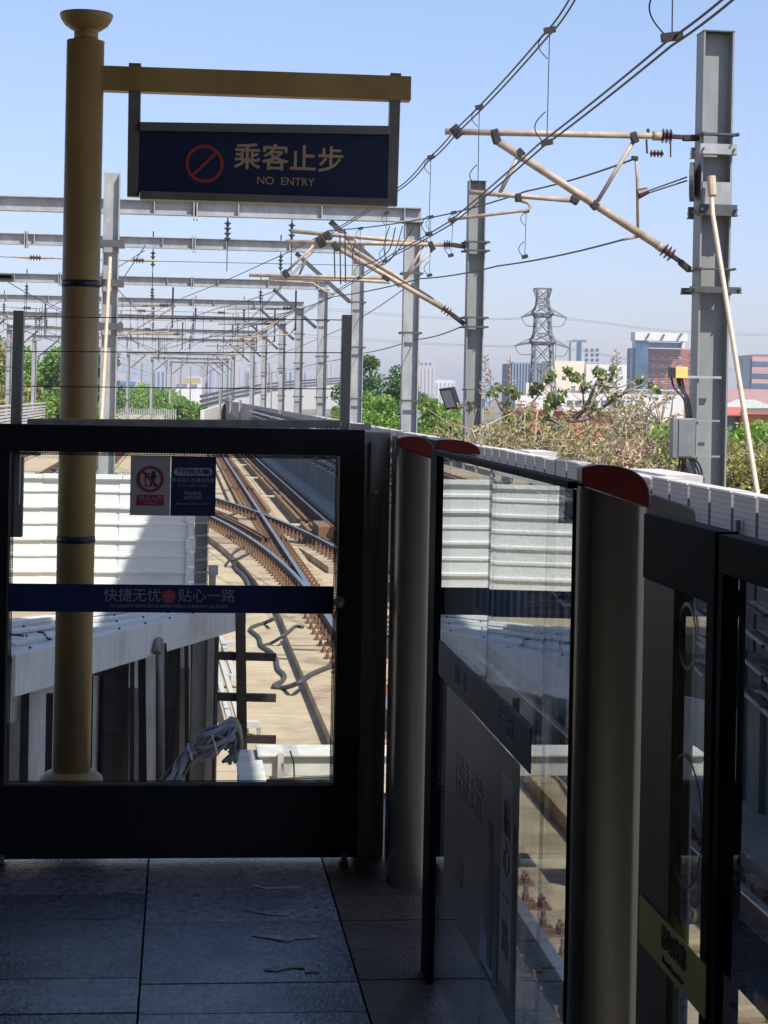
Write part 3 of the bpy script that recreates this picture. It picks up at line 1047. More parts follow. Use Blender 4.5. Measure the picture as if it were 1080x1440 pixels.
# printed band and poster film on the platform face of the glass
bd = MB().box(DX - 0.0085, DX - 0.0060, 3.76, 5.12, 0.855, 0.945).build('slogan_band', M['navyband'], gp1)
ps = MB().box(DX - 0.0085, DX - 0.0060, 3.88, 4.95, 0.30, 0.850).build('poster_film', M['postergrey'], gp1)
MB().box(DX - 0.0095, DX - 0.0086, 3.93, 4.07, 0.36, 0.80).build('pale_panel', M['posterlight'], ps)
for (y0_, y1_, z0_, z1_) in ((4.62, 4.75, 0.40, 0.47), (4.18, 4.24, 0.34, 0.66), (4.10, 4.155, 0.33, 0.58), (3.895, 3.925, 0.36, 0.72)):
    MB().box(DX - 0.0096, DX - 0.0086, y0_, y1_, z0_, z1_).build('figure', M['posterdark'], ps)
ML = (math.radians(90), 0, math.radians(-90))
text_mesh('lettering', '贴\n心\n一\n路', 0.085, (DX - 0.0104, 4.0, 0.58), M['posterdark'], ps, rot=ML, depth=0.0004)
text_mesh('lettering', '快捷无忧', 0.11, (DX - 0.0095, 4.55, 0.66), M['posterlight'], ps, rot=ML)
text_mesh('lettering', '快捷无忧', 0.05, (DX - 0.0095, 4.05, 0.90), M['bandtext'], bd, rot=ML, bold=0.0003)
text_mesh('lettering', '贴心一路', 0.05, (DX - 0.0095, 4.72, 0.90), M['bandtext'], bd, rot=ML, bold=0.0003)
# near door leaf
gp2 = thing('sliding_door', 'near sliding glass door with black head and yellow warning label', 'door', (DX, 2.8, 0))
f_ = MB()
f_.box(DX - 0.016, DX + 0.016, 2.44, 2.83, 1.335, 1.432)
f_.box(DX - 0.016, DX + 0.016, 2.44, 2.478, 0.0, 1.3345)
f_.box(DX - 0.016, DX + 0.016, 2.4785, 2.83, 0.0, 0.10)
f_.build('frame', M['blackglass'], gp2, bevel=0.002)
MB().box(DX - 0.014, DX + 0.014, 2.65, 2.83, 0.1005, 1.3345).build('metal_stile', M['stile'], gp2, bevel=0.002)
MB().box(DX - 0.005, DX + 0.005, 2.479, 2.649, 0.1005, 1.334).build('glass', M['doorglass'], gp2)
wl = MB().box(DX - 0.0185, DX - 0.0165, 2.44, 2.80, 0.797, 0.867).build('warning_label', M['labelyellow'], gp2)
text_mesh('lettering', '请勿倚靠', 0.034, (DX - 0.0195, 2.60, 0.842), M['ink'], wl, rot=ML, bold=0.0003)
text_mesh('lettering', 'Do not lean on door', 0.013, (DX - 0.0195, 2.60, 0.812), M['ink'], wl, rot=ML)
rr = MB()


def ring_x(mb, c, r0, r1, n=40, t_=0.001):
    vs, fs = [], []
    for k in range(n):
        a = 2 * math.pi * k / n
        for r in (r0, r1):
            for xx in (0, -t_):
                vs.append((c[0] + xx, c[1] + r * math.cos(a), c[2] + r * math.sin(a)))
    for k in range(n):
        a, b = 4 * k, 4 * ((k + 1) % n)
        fs += [(a, a + 2, b + 2, b), (a + 1, b + 1, b + 3, a + 3), (a, b, b + 1, a + 1), (a + 2, a + 3, b + 3, b + 2)]
    return mb.add(vs, fs)


ring_x(rr, (DX - 0.0063, 2.605, 1.275), 0.042, 0.047)
rr.build('ring_sticker', M['posterdark'], gp2)
ring_x(MB(), (DX - 0.0063, 2.60, 1.02), 0.088, 0.092).build('pale_ring_sticker', M['posterdark'], gp2)
# next panel beyond the near door towards the viewer
gp3 = thing('glass_screen_panel', 'black framed glass panel at the picture edge nearer than the yellow label', 'glass panel', (DX, 2.2, 0))
f_ = MB()
f_.box(DX - 0.016, DX + 0.016, 0.4, 2.425, 1.38, 1.43)
f_.box(DX - 0.016, DX + 0.016, 2.403, 2.425, 0.0, 1.3795)
f_.box(DX - 0.016, DX + 0.016, 0.4, 2.4025, 0.0, 0.1)
f_.build('frame', M['blackglass'], gp3, bevel=0.002)
MB().box(DX - 0.005, DX + 0.005, 0.42, 2.402, 0.1005, 1.379).build('glass', M['doorglass'], gp3)
MB().box(DX + 0.008, DX + 0.010, 1.0, 2.39, 0.855, 0.945).build('slogan_band', M['navyband'], gp3)

# torn tape scraps left on the pavers
scraps = [
    ('faint curled tape scrap nearest the gate', [(352, 1242), (372, 1247), (420, 1246), (421, 1248.5), (372, 1249.5), (353, 1245)]),
    ('thin torn tape scrap second from the gate', [(344, 1279), (362, 1281), (388, 1285), (409, 1283), (404, 1286.5), (384, 1286.5), (360, 1282.5)]),
    ('arrow shaped tape scrap third from the gate', [(352, 1315), (372, 1313), (412, 1317), (446, 1315), (446, 1318), (412, 1320), (414, 1322), (402, 1323.5), (384, 1320)]),
    ('broad torn tape scrap with square end farthest from the gate', [(370, 1363), (384, 1359), (410, 1357), (446, 1355), (449, 1366), (429, 1367), (428, 1361), (410, 1360.5), (386, 1365)]),
]
for lab, poly in scraps:
    w = [atz(x, y, 0.004) for x, y in poly]
    mb = MB()
    n = len(w)
    vs = w + [p - Vector((0, 0, 0.0018)) for p in w]
    mb.add(vs, [tuple(range(n)), tuple(range(2 * n - 1, n - 1, -1))] + [(i, i + n, (i + 1) % n + n, (i + 1) % n) for i in range(n)])
    tag(mb.build('tape_scrap', M['paper']), lab, 'tape scrap', 'torn tape scraps on the floor')

# ------------------------------------------------------------------ low shed and siding beyond the platform end
SH = thing('lean_to_shed', 'low white lean-to with black posts and stained fascia beyond the gate', 'shed', (-0.3, 12.5, ZD))
F0, F1 = at(22, 929, 11.0), at(347, 853, 14.6)
B0, B1 = at(8, 880, 12.0), at(352, 846, 15.0)
B0 = B0 + (B0 - F0) * 0.0
d_ = (F1 - F0)
MB().poly3([F0, F1, B1, B0 + Vector((-0.15, 0, 0))], -0.03).build('roof', M['roofwhite'], SH)
seams = MB()
for k in (0.28, 0.62, 0.9):
    p_, q_ = F0 + (B0 - F0) * k, F1 + (B1 - F1) * k
    seams.bar(p_ + Vector((0, 0, 0.035)), q_ + Vector((0, 0, 0.035)), 0.035, 0.02)
seams.build('roof_seam', M['roofwhite'], SH)
scw = MB()
for k in (0.1, 0.45, 0.75):
    for j in range(9):
        p_ = (F0 + (B0 - F0) * k) + ((F1 + (B1 - F1) * k) - (F0 + (B0 - F0) * k)) * (0.05 + j * 0.11)
        scw.lathe([(0.008, 0), (0.008, 0.008), (0.004, 0.011)], p_ + Vector((0, 0, 0.03)), 8)
scw.build('roof_screws', M['ink'], SH)
for lab, pts in (('dark bent wire scrap lying on the lean-to roof beside the ochre post', [(54, 889), (61, 890), (66, 897), (72, 899)]), ('short dark twig on the lean-to roof at the gate edge', [(14, 892), (24, 893), (33, 894)])):
    w_ = [F0 + (B0 - F0) * 0.5] * 0
    for x, y in pts:
        d_r = _dir(x, y)
        nrm_ = (F1 - F0).cross(B0 - F0)
        k_r = (F0 + Vector((0, 0, 0.042)) - EYE).dot(nrm_) / d_r.dot(nrm_)
        w_.append(EYE + d_r * k_r)
    tag(MB().tube(smooth_path(w_, 4), 0.007, 6).build('roof_debris', M['ink']), lab, 'debris')
Fb0, Fb1 = at(21, 980, 11.0), at(346, 883, 14.6)
fa = MB()
off = Vector((-d_.y, d_.x, 0)).normalized() * 0.02
nseg = 3
ts = [0.0, 0.36, 0.68, 1.0]
for a, b in zip(ts[:-1], ts[1:]):
    q4 = [F0 + (F1 - F0) * a, F0 + (F1 - F0) * (b - 0.002), Fb0 + (Fb1 - Fb0) * (b - 0.002), Fb0 + (Fb1 - Fb0) * a]
    q4 = [p + Vector((0, 0, 0.03)) if i < 2 else p for i, p in enumerate(q4)]
    vs = q4 + [p + off for p in q4]
    fa.add(vs, [(0, 1, 2, 3), (7, 6, 5, 4), (0, 4, 5, 1), (1, 5, 6, 2), (2, 6, 7, 3), (3, 7, 4, 0)])
fa.build('fascia', M['roofwhite'], SH)
# recessed wall under the eaves
def shed_wall_pt(t, rec):
    p = F0 + (F1 - F0) * t
    return Vector((p.x, p.y, 0)) + off.normalized() * rec


wl0, wl1 = shed_wall_pt(-0.35, 0.42), shed_wall_pt(1.0, 0.34)
mb = MB()
zt_ = -0.08
vs = [(wl0.x, wl0.y, ZD), (wl1.x, wl1.y, ZD), (wl1.x, wl1.y, zt_), (wl0.x, wl0.y, zt_)]
vs = [Vector(v) for v in vs]
vs += [v + off * 2 for v in vs]
mb.add(vs, [(0, 1, 2, 3), (7, 6, 5, 4), (0, 4, 5, 1), (1, 5, 6, 2), (2, 6, 7, 3), (3, 7, 4, 0)])
mb.build('back_wall', M['roofwhite'], SH)


def on_line(x, rec):
    """Point at deck level under photo column x on the line parallel to the fascia, recessed by rec."""
    p0_, p1_ = shed_wall_pt(0, rec), shed_wall_pt(1, rec)
    dv = _dir(x, 1000)
    k = dv.x / dv.y
    # p0 + t (p1-p0): X - k Y = 0
    a_ = p0_.x - k * p0_.y
    b_ = (p1_.x - p0_.x) - k * (p1_.y - p0_.y)
    t_ = -a_ / b_
    return p0_ + (p1_ - p0_) * t_


def shed_panel(x0, x1, rec, ytop, mat_, name, thick=0.02, xt=None):
    p_, q_ = on_line(x0, rec), on_line(x1, rec)
    zt1, zt2 = at(x0, ytop, p_.y).z, at(x1, ytop, q_.y).z
    vs = [Vector((p_.x, p_.y, ZD)), Vector((q_.x, q_.y, ZD)), Vector((q_.x, q_.y, zt2)), Vector((p_.x, p_.y, zt1))]
    vs += [v + off.normalized() * thick for v in vs]
    m_ = MB()
    m_.add(vs, [(0, 1, 2, 3), (7, 6, 5, 4), (0, 4, 5, 1), (1, 5, 6, 2), (2, 6, 7, 3), (3, 7, 4, 0)])
    return m_.build(name, mat_, SH)


for (x0, x1, yt) in ((41, 66, 975), (127, 148, 950), (180, 195, 930), (205, 221, 920), (252, 267, 905)):
    shed_panel(x0, x1, 0.3, yt, M['roofwhite'], 'white_panel')
for (x0, x1, yt) in ((147, 180, 925), (231, 252, 908), (280, 306, 893)):
    shed_panel(x0, x1, 0.24, yt, M['blackpost'], 'black_panel')
for (x0, x1, yt) in ((13, 28, 1016), (182, 195, 968), (253, 266, 940)):
    shed_panel(x0, x1, 0.27, yt, M['steeldark'], 'short_panel')
for (xt, yt, xb, w) in ((36, 965, 36, 0.045), (70, 975, 70, 0.04), (128, 950, 128, 0.03), (199, 915, 208, 0.05), (273, 895, 286, 0.05)):
    p_ = on_line(xb, 0.12)
    top = at(xt, yt, p_.y)
    MB().bar((p_.x, p_.y, ZD), top, w, w, (0, 1, 0)).build('black_post', M['blackpost'], SH)

for (xt, yt, xb) in ((186, 925, 190), (226, 960, 236), (246, 905, 242), (262, 900, 268), (300, 893, 302)):
    p_ = on_line(xb, 0.08)
    MB().bar((p_.x, p_.y, ZD), at(xt, yt, p_.y), 0.03, 0.03, (0, 1, 0)).build('thin_rod', M['blackpost'], SH)
t = thing('bent_pipe', 'dark bent pipe end leaning against the white fascia', 'pipe', on_line(226, -0.05))
p_ = on_line(226, -0.03)
MB().tube([at(226, 1120, p_.y), at(225, 960, p_.y), at(225, 905, p_.y), at(224, 900, p_.y) + Vector((0, -0.05, 0.0)), at(220, 918, p_.y - 0.1)], 0.03, 14).build('pipe', M['steeldark'], t, smooth=True)
MB().bar(at(229, 905, p_.y + 0.06), at(240, 1120, p_.y + 0.06), 0.05, 0.05, (0, 1, 0)).build('brace', M['blackpost'], t)

# slab behind the shed, siding wall on it
sb = thing('concrete_slab', 'pale concrete ledge between the lean-to roof and the corrugated siding', 'ledge', (-2, 13.3, ZD))
MB().prism([(-4.5, 11.9), (-1.22, 11.95), (-0.62, 13.3), (-0.35, 14.0), (-0.35, 14.4), (-4.5, 14.4)], 'z', 0.0, 0.12).build('slab', M['deck'], sb)
MB().box(-4.4, -0.8, 14.0, 14.35, ZD, -0.001).build('pier', M['concrete'], sb)
WYS = 14.0
cw = thing('corrugated_wall', 'white corrugated sheet siding wall with horizontal ribs behind the gate glass', 'siding wall', (-1.5, WYS, 0.12))
zt0 = at(150, 674, WYS).z
prof = [(0.0, 0.14)]
z = 0.14
ypr = [(0.0, 0.14)]
pitch = at(150, 668, WYS).z - at(150, 690.6, WYS).z
k = 0
ztop_ = zt0
zz = ztop_
prof = [(0.0, ztop_ + 0.001)]
while zz - pitch > 0.13:
    pr_ = 0.019 if k % 2 else 0.011
    k += 1
    prof += [(0.0, zz - 0.0), (0.0, zz - pitch * 0.60), (-pr_, zz - pitch * 0.66), (-pr_, zz - pitch * 0.80), (0.001, zz - pitch * 0.86)]
    zz -= pitch
prof += [(0.0, zz - 0.001), (0.0, 0.122)]
panels_x = [(at(267, 700, WYS).x, at(172, 700, WYS).x), (at(172, 700, WYS).x, at(60, 700, WYS).x), (at(60, 700, WYS).x, at(-60, 700, WYS).x),
            (at(-60, 700, WYS).x, at(-170, 700, WYS).x), (at(-170, 700, WYS).x, at(-300, 700, WYS).x), (at(-300, 700, WYS).x, at(-450, 700, WYS).x), (at(-450, 700, WYS).x, at(-640, 700, WYS).x)]
for i, (xa, xb) in enumerate(panels_x):
    oy = WYS + (0.004 if i % 2 else 0.0)
    mb = MB()
    n = len(prof)
    dzl = rt.uniform(-0.006, 0.006)
    vs = []
    for (xx, dz) in ((xa, 0), (xb - 0.02, dzl * 0.6)):
        vs += [(xx, oy + a, b + dz) for a, b in prof]
    for (xx, dz) in ((xa, 0), (xb - 0.02, dzl * 0.6)):
        vs += [(xx, oy + a + 0.004, b + dz) for a, b in prof]
    fs = [(j, j + 1, n + j + 1, n + j) for j in range(n - 1)] + [(2 * n + j, 3 * n + j, 3 * n + j + 1, 2 * n + j + 1) for j in range(n - 1)]
    mb.add(vs, fs)
    mb.build('panel', M['whitepanel'], cw)
tp_ = MB()
for i, (xa, xb) in enumerate(panels_x):
    tp_.box(xb + 0.002, xa - 0.002, WYS - 0.02, WYS + 0.05, ztop_ + 0.002, ztop_ + 0.03 + 0.004 * (i % 2))
tp_.build('top_cap', M['whitepanel'], cw)
xe = at(267, 700, WYS).x
fl = MB()
pts_z = np.linspace(0.125, ztop_ + 0.02, 9)
for a, b in zip(pts_z[:-1], pts_z[1:]):
    w_ = 0.05 + rt.uniform(-0.02, 0.02)
    fl.bar((xe + 0.012 + rt.uniform(-.006, .006), WYS - 0.03 + rt.uniform(-.01, .01), a), (xe + 0.012, WYS - 0.03, b - 0.004), w_, 0.006, (0, 1, 0))
fl.build('edge_flashing', M['whitepanel'], cw)
sk = MB()
xs_ = at(274, 780, WYS).x
for k in range(7):
    zc_ = at(280, 735 + k * 17, WYS).z
    sk.poly3([(xs_, WYS + 0.02, zc_), (xs_ + 0.09, WYS + 0.02, zc_), (xs_ + 0.09, WYS - 0.08, zc_ - 0.005), (xs_, WYS - 0.08, zc_ - 0.005)], 0.006)
    sk.poly3([(xs_ + 0.092, WYS + 0.02, zc_), (xs_ + 0.092, WYS + 0.02, zc_ - 0.078), (xs_ + 0.092, WYS - 0.08, zc_ - 0.005)], 0.005)
sk.box(xs_ - 0.004, xs_ + 0.09, WYS + 0.021, WYS + 0.03, ZD, at(280, 724, WYS).z)
sk.build('bracket_ladder', M['galv'], cw)
MB().box(xs_ + 0.10, xs_ + 0.17, WYS - 0.05, WYS + 0.03, at(297, 802, WYS).z - 0.03, at(297, 795, WYS).z).bar((xs_ + 0.13, WYS, ZD), (xs_ + 0.13, WYS, at(297, 802, WYS).z - 0.031), 0.05, 0.05, (0, 1, 0)).build('stub', M['concrete'], cw)

# oxide post with three arms
PA = 13.6
ar = thing('cable_post', 'dark oxide steel post with three short arms beside the lean-to', 'bracket post', (at(342, 1000, PA).x, PA, ZD))
pm = at(341, 1100, PA)
MB().bar((pm.x + 0.02, PA, ZD), at(338, 862, PA), 0.07, 0.07, (0, 1, 0)).build('post', M['rustpost'], ar)
for y in (924, 981.5, 1040):
    p_, q_ = at(306, y - 2, PA + 0.06), at(388, y, PA + 0.06)
    MB().bar(p_, q_, 0.05, 0.055).build('arm', M['rustpost'], ar)

# hose bundle hung on the post
hb = thing('hose_bundle', 'tied bundle of blue grey hoses slumped at the lean-to corner', 'hose bundle', at(280, 1090, 11.6))
rh = random.Random(11)
for k in range(24):
    j = lambda s: rh.uniform(-s, s)
    y0 = 1100 - k * 1.5
    p1 = [at(205 + j(20), 1122 + j(12), 10.7 + j(.1)), at(236 + j(10), 1104 + j(14), 10.9 + j(.1)), at(254 + j(6), 1084 + j(16), 11.0 + j(.08)),
          at(268 + j(5), 1060 + j(11), 11.05 + j(.08)), at(292 + j(8), 1046 + j(20), 11.15 + j(.1)), at(318 + j(8), 1030 + j(12), 11.35 + j(.1)), at(330 + j(6), 1016 + j(6), 11.6 + j(.08)),
          at(336 + j(4), 1040 + j(10), 11.9 + j(.05)), at(322 + j(10), 1060 + j(14), 11.85)]
    MB().tube(smooth_path(p1, 4), 0.009 + rh.uniform(0, 0.005), 8).build('hose', M['hoseblue'] if k % 5 else M['hose'], hb, smooth=True)
for (x, y) in ((266, 1060), (300, 1046)):
    MB().tube(smooth_path([at(x - 2, y - 14, 11.15), at(x - 1, y - 8, 10.98), at(x + 2, y, 10.94), at(x + 4, y + 9, 10.98), at(x + 5, y + 15, 11.15)], 4), 0.006, 6).build('tie', M['cablegrey'], hb)

# white cable trunk and white floor sheet
tr_ = thing('cable_duct', 'white steel cable trunk lying across the concrete deck', 'cable trunk', (1.2, 12.7, ZD))
c0 = at(364, 1068, 12.6)
MB().box(c0.x, c0.x + 3.0, 12.6, 12.9, at(364, 1092, 12.6).z, at(364, 1064, 12.6).z).build('duct_body', M['whiteold'], tr_, bevel=0.006)
MB().box(c0.x - 0.01, c0.x + 3.0, 12.57, 12.93, at(364, 1064, 12.6).z + 0.002, at(364, 1060, 12.6).z).build('lid', M['whiteold'], tr_, bevel=0.004)
MB().bar((at(395, 1060, 12.56).x, 12.56, at(395, 1059, 12.56).z), (at(395, 1060, 12.56).x, 12.56, at(395, 1095, 12.56).z), 0.04, 0.006, (0, 1, 0)).build('joint_cover', M['frame_white'], tr_)
MB().tube([at(408, 1056, 12.5), at(413, 1072, 12.5), at(414, 1094, 12.5)], 0.006, 6).build('strap', M['cable'], tr_)
for dx in (0.08, 1.2, 2.4):
    MB().box(c0.x + dx, c0.x + dx + 0.06, 12.7, 12.8, ZD, at(364, 1092, 12.6).z - 0.001).build('leg', M['galv'], tr_)
c1 = at(330, 1056, 12.9)
fs_ = thing('floor_sheet', 'white sheet cover lying beside the oxide post', 'cover sheet', (c1.x, 12.5, ZD))
MB().box(c1.x, c1.x + 0.17, 11.3, 12.95, c1.z - 0.02, c1.z).build('sheet', M['whiteold'], fs_)
MB().box(c1.x + 0.02, c1.x + 0.15, 11.4, 12.9, ZD, c1.z - 0.021).build('base', M['galv'], fs_)
for k in range(4):
    p1 = [at(372 + 3 * k, 1098 + k, 12.35), at(400, 1096 + 2 * k, 12.3), at(430, 1094 + 3 * k, 12.3), at(470, 1092 + k * 2, 12.35), at(520, 1092 + k * 2, 12.5)]
    tag(MB().tube(p1, 0.011, 6).build('loose_cable', M['cable'], smooth=True), 'black loose cable lying under the white trunk', 'cable', 'black cables under the white trunk')

# white conduits on the deck
wc = thing('white_conduit', 'white L-shaped conduits laid on the concrete deck by the oxide post', 'conduit', atz(320, 960, ZD + 0.03))
cz = ZD + 0.12
for pts in ([(300, 893), (336, 1012)], [(308, 890), (330, 953)], [(300, 925), (322, 1010)]):
    w = [atz(x, y, cz) for x, y in pts]
    MB().bar(w[0], w[1], 0.05, 0.05).build('run', M['frame_white'], wc)
for pts in ([(313, 905), (334, 905)], [(321, 953), (337, 952)], [(347, 1018), (364, 1018)]):
    w = [atz(x, y, cz) for x, y in pts]
    MB().bar(w[0], w[1], 0.14, 0.06).build('branch', M['frame_white'], wc)
    for q_ in w:
        MB().box(q_.x - .02, q_.x + .02, q_.y - .02, q_.y + .02, ZD, cz - 0.032).build('foot', M['galv'], wc)


# ------------------------------------------------------------------ railway
XL, XR = 2.09, 3.57
RP = [(-0.075, -0.172), (0.075, -0.172), (0.07, -0.155), (0.012, -0.14), (0.012, -0.045), (0.036, -0.035), (0.036, -0.006), (0.03, 0.0),
      (-0.03, 0.0), (-0.036, -0.006), (-0.036, -0.035), (-0.012, -0.045), (-0.012, -0.14), (-0.07, -0.155)]
RMI = [0] * 14
RMI[6] = RMI[7] = RMI[8] = 1


def rail(path, parent, name='rail'):
    return MB().sweep(path, RP, RMI).build(name, [M['rust'], M['rail_top']], parent)


def curve_x(Y, x0=2.06, k=0.00295, Y0=27.0):
    return x0 - k * max(0.0, Y - Y0) ** 2


def fastener_mesh():
    m = MB()
    m.box(-0.30, 0.30, -0.085, 0.085, -0.012, 0.006)
    for s in (-1, 1):
        m.box(s * 0.15 - 0.05, s * 0.15 + 0.05, -0.06, 0.06, 0.006, 0.04)
        m.bar((s * 0.19, 0, 0.04), (s * 0.075, 0, 0.035), 0.05, 0.025)
        m.lathe([(0.022, 0), (0.022, 0.05), (0.014, 0.06), (0.014, 0.1), (0.0, 0.102)], (s * 0.14, -0.0, 0.04), 6)
        m.lathe([(0.024, 0), (0.024, 0.04), (0.012, 0.045), (0.012, 0.07), (0, 0.071)], (s * 0.25, 0.04, 0.006), 6)
        m.lathe([(0.024, 0), (0.024, 0.04), (0.012, 0.045), (0.012, 0.07), (0, 0.071)], (s * 0.25, -0.04, 0.006), 6)
    return m


FM = fastener_mesh()
_fast = FM.build('fastener', M['rust2'])
_fme = _fast.data
bpy.data.objects.remove(_fast)


def fasteners(pathf, y0, y1, step, parent, single):
    y = y0
    k = 0
    rest = MB()
    while y < y1:
        x, a = pathf(y)
        if k < single:
            o = bpy.data.objects.new('fastener', _fme)
            C.objects.link(o)
            o.parent = parent
            o.location = Vector((x, y, Zp)) - world_loc(parent)
            o.rotation_euler = (0, 0, a)
        else:
            mt = Matrix.Translation((x, y, Zp)) @ Matrix.Rotation(a, 4, 'Z')
            rest.add([mt @ Vector(v) for v in FM.v], FM.f)
        y += step
        k += 1
    if rest.v:
        tag(rest.build('fasteners', M['rust2'], parent), kind='stuff')


tk = thing('railway_track', 'straight track with polished rails on tan concrete plinths', 'railway track', (2.83, 30, ZD))
straight = lambda x: (lambda a, b: [(x, a + (b - a) * i / 40, ZR) for i in range(41)])
rail(straight(XR)(4, 300), tk)
rail(straight(XL)(4, 300), tk)
pl_ = MB()
pl_.box(1.46, 2.50, 8.2, 26.0, ZD + 0.001, Zp)
pl_.box(1.50, 2.50, 26.0005, 300, ZD + 0.001, Zp)
pl_.box(3.02, 4.0, 13.0, 300, ZD + 0.001, Zp)
pl_.build('plinth', M['plinth'], tk)
nb = MB()
for i in range(16):
    y = 5.0 + i * 0.62
    if y < 12.8:
        nb.box(2.95, 4.0, y, y + 0.42, ZD + 0.001, Zp)
nb.build('bearer_block', M['plinth'], tk, bevel=0.05)
fasteners(lambda y: (XL, 0), 9.0, 150, 0.6, tk, 60)
fasteners(lambda y: (XR, 0), 5.2, 150, 0.62, tk, 38)
gd = MB()
for x_, y0, y1 in ((XL + 0.32, 52, 130), (XL - 0.36, 54, 130), (XR - 0.36, 40, 130), (XR - 0.55, 40, 130)):
    gd.bar((x_, y0, Zp + 0.05), (x_, y1, Zp + 0.05), 0.10, 0.08)
gd.build('guard_board', M['guard'], tk)
sl_ = MB()
for i in range(4):
    y = 47 + i * 13
    sl_.bar((XL + 0.4, y, Zp + 0.03), (XR - 0.2, y - 0.15, Zp + 0.03), 0.12, 0.05)
sl_.build('tie_bar', M['cream'], tk)

dk = thing('diverging_track', 'turnout track curving away from the straight track across a crossing', 'railway track', (1.4, 35, ZD))


def div_path(x0, Y0, k, Ya, Yb, n=40):
    out = []
    for i in range(n + 1):
        Y = Ya + (Yb - Ya) * i / n
        out.append((curve_x(Y, x0, k, Y0), Y, ZR + 0.002))
    return out


rail(div_path(2.07, 27, 0.00295, 24, 76), dk)
rail(div_path(3.55, 27, 0.00295, 27.0, 78), dk)


def div_f(x0):
    def f(y):
        a = math.atan(2 * 0.00295 * max(0, y - 27))
        return curve_x(y, x0, 0.00295, 27), a
    return f


fasteners(div_f(2.07), 30.5, 62, 0.5, dk, 45)
fasteners(div_f(3.55), 31.0, 64, 0.55, dk, 40)
PPR = [(-0.62, ZD - ZR + 0.002), (0.45, ZD - ZR + 0.002), (0.45, Zp - ZR - 0.004), (-0.62, Zp - ZR - 0.004)]
MB().sweep(div_path(2.07, 27, 0.00295, 30, 76), PPR).build('plinth', M['plinth'], dk)
PPR = [(-0.5, ZD - ZR + 0.003), (0.45, ZD - ZR + 0.003), (0.45, Zp - ZR - 0.007), (-0.5, Zp - ZR - 0.007)]
MB().sweep(div_path(3.55, 27, 0.00295, 36, 78), PPR).build('plinth', M['plinth'], dk)
gb = MB()
for o_ in (0.30, 0.42):
    gb.sweep(div_path(2.07 + o_, 27, 0.00295, 41, 58), [(-0.03, -0.17), (0.03, -0.17), (0.03, -0.03), (-0.03, -0.03)])
gb.build('check_rail', M['rust'], dk)

# switch machine, cover box, sleepers by the point blades
t = thing('point_machine', 'rusty point machine and rods beside the switch blades with an orange cover', 'point machine', (2.9, 25.5, ZD))
MB().box(2.55, 3.1, 24.6, 26.6, ZD + 0.002, Zp + 0.05).build('bearer', M['wallcon'], t)
for y in (25.0, 25.5, 26.0, 27.2):
    MB().bar((2.15, y, ZR - 0.10), (3.5, y, ZR - 0.10), 0.05, 0.05).build('rod', M['galvdark'], t)
MB().box(2.25, 2.42, 24.7, 25.5, Zp + 0.0505, ZR + 0.06).build('orange_cover', M['orange'], t, bevel=0.02)
t = thing('rail_lubricator', 'brown steel box clamped beside the far rail near the barrier wall', 'track box', (3.35, 43, ZD))
p_ = atz(439, 728, ZR + 0.1)
MB().box(3.05, 3.42, 42.2, 44.0, Zp + 0.001, ZR + 0.16).build('box', M['guard'], t, bevel=0.02)

# other tracks further over
for x, lab, y0 in ((-4.2, 'middle rusty track past the white siding', 30), (-8.6, 'outer rusty track nearest the line of trees', 12)):
    t = thing('railway_track', lab, 'railway track', (x, 60, ZD))
    rail([(x - 0.74 + (0 if yy > 110 else (110 - yy) * 0.01), yy, ZR) for yy in range(y0, 300, 10)], t)
    rail([(x + 0.74 + (0 if yy > 110 else (110 - yy) * 0.01), yy, ZR) for yy in range(y0, 300, 10)], t)
    MB().box(x - 1.2, x + 1.5, y0, 300, ZD + 0.001, ZR - 0.173).build('plinth', M['plinth'], t)
    g_ = MB()
    for k in range(60):
        g_.box(x - 1.1, x + 1.4, 60 + k * 1.4, 60.3 + k * 1.4, ZR - 0.172, ZR - 0.08)
    tag(g_.build('sleepers', M['rust'], t), kind='stuff')

# hoses and cables on the deck
for lab, pts, r in (
    ('grey corrugated hose zigzagging over the deck from the plinth edge', [(386, 870), (372, 876), (352, 884), (364, 896), (368, 908), (380, 916), (388, 926), (391, 940), (400, 950), (396, 958), (385, 965), (400, 967), (420, 960), (438, 948), (470, 935)], 0.028),
    ('short grey hose ending on the deck between siding and turnout', [(328, 793), (334, 802), (341, 808), (347, 816), (350, 824), (352, 832)], 0.036),
    ('looped grey cable draped over the turnout plinth', [(360, 762), (345, 768), (330, 776), (323, 786), (333, 786), (346, 780), (358, 775), (370, 772)], 0.028),
    ('thin grey cable crossing beside the crossing nose', [(300, 724), (318, 725), (332, 722), (344, 718)], 0.026),
    ('pair of thin cables bridging from hose to fasteners', [(364, 908), (380, 905), (400, 893), (415, 881), (426, 882)], 0.022),
):
    w = []
    for x, y in pts:
        zz_ = ZD + r
        p_ = atz(x, y, zz_)
        if p_.x > 1.36 or (p_.y > 29 and p_.x > curve_x(p_.y) - 0.66):
            p_ = atz(x, y, Zp + r)
        w.append(p_)
    tag(MB().tube(smooth_path(w, 5), r, 10).build('deck_hose', M['hose'], smooth=True), lab, 'hose', 'hoses on the track deck')

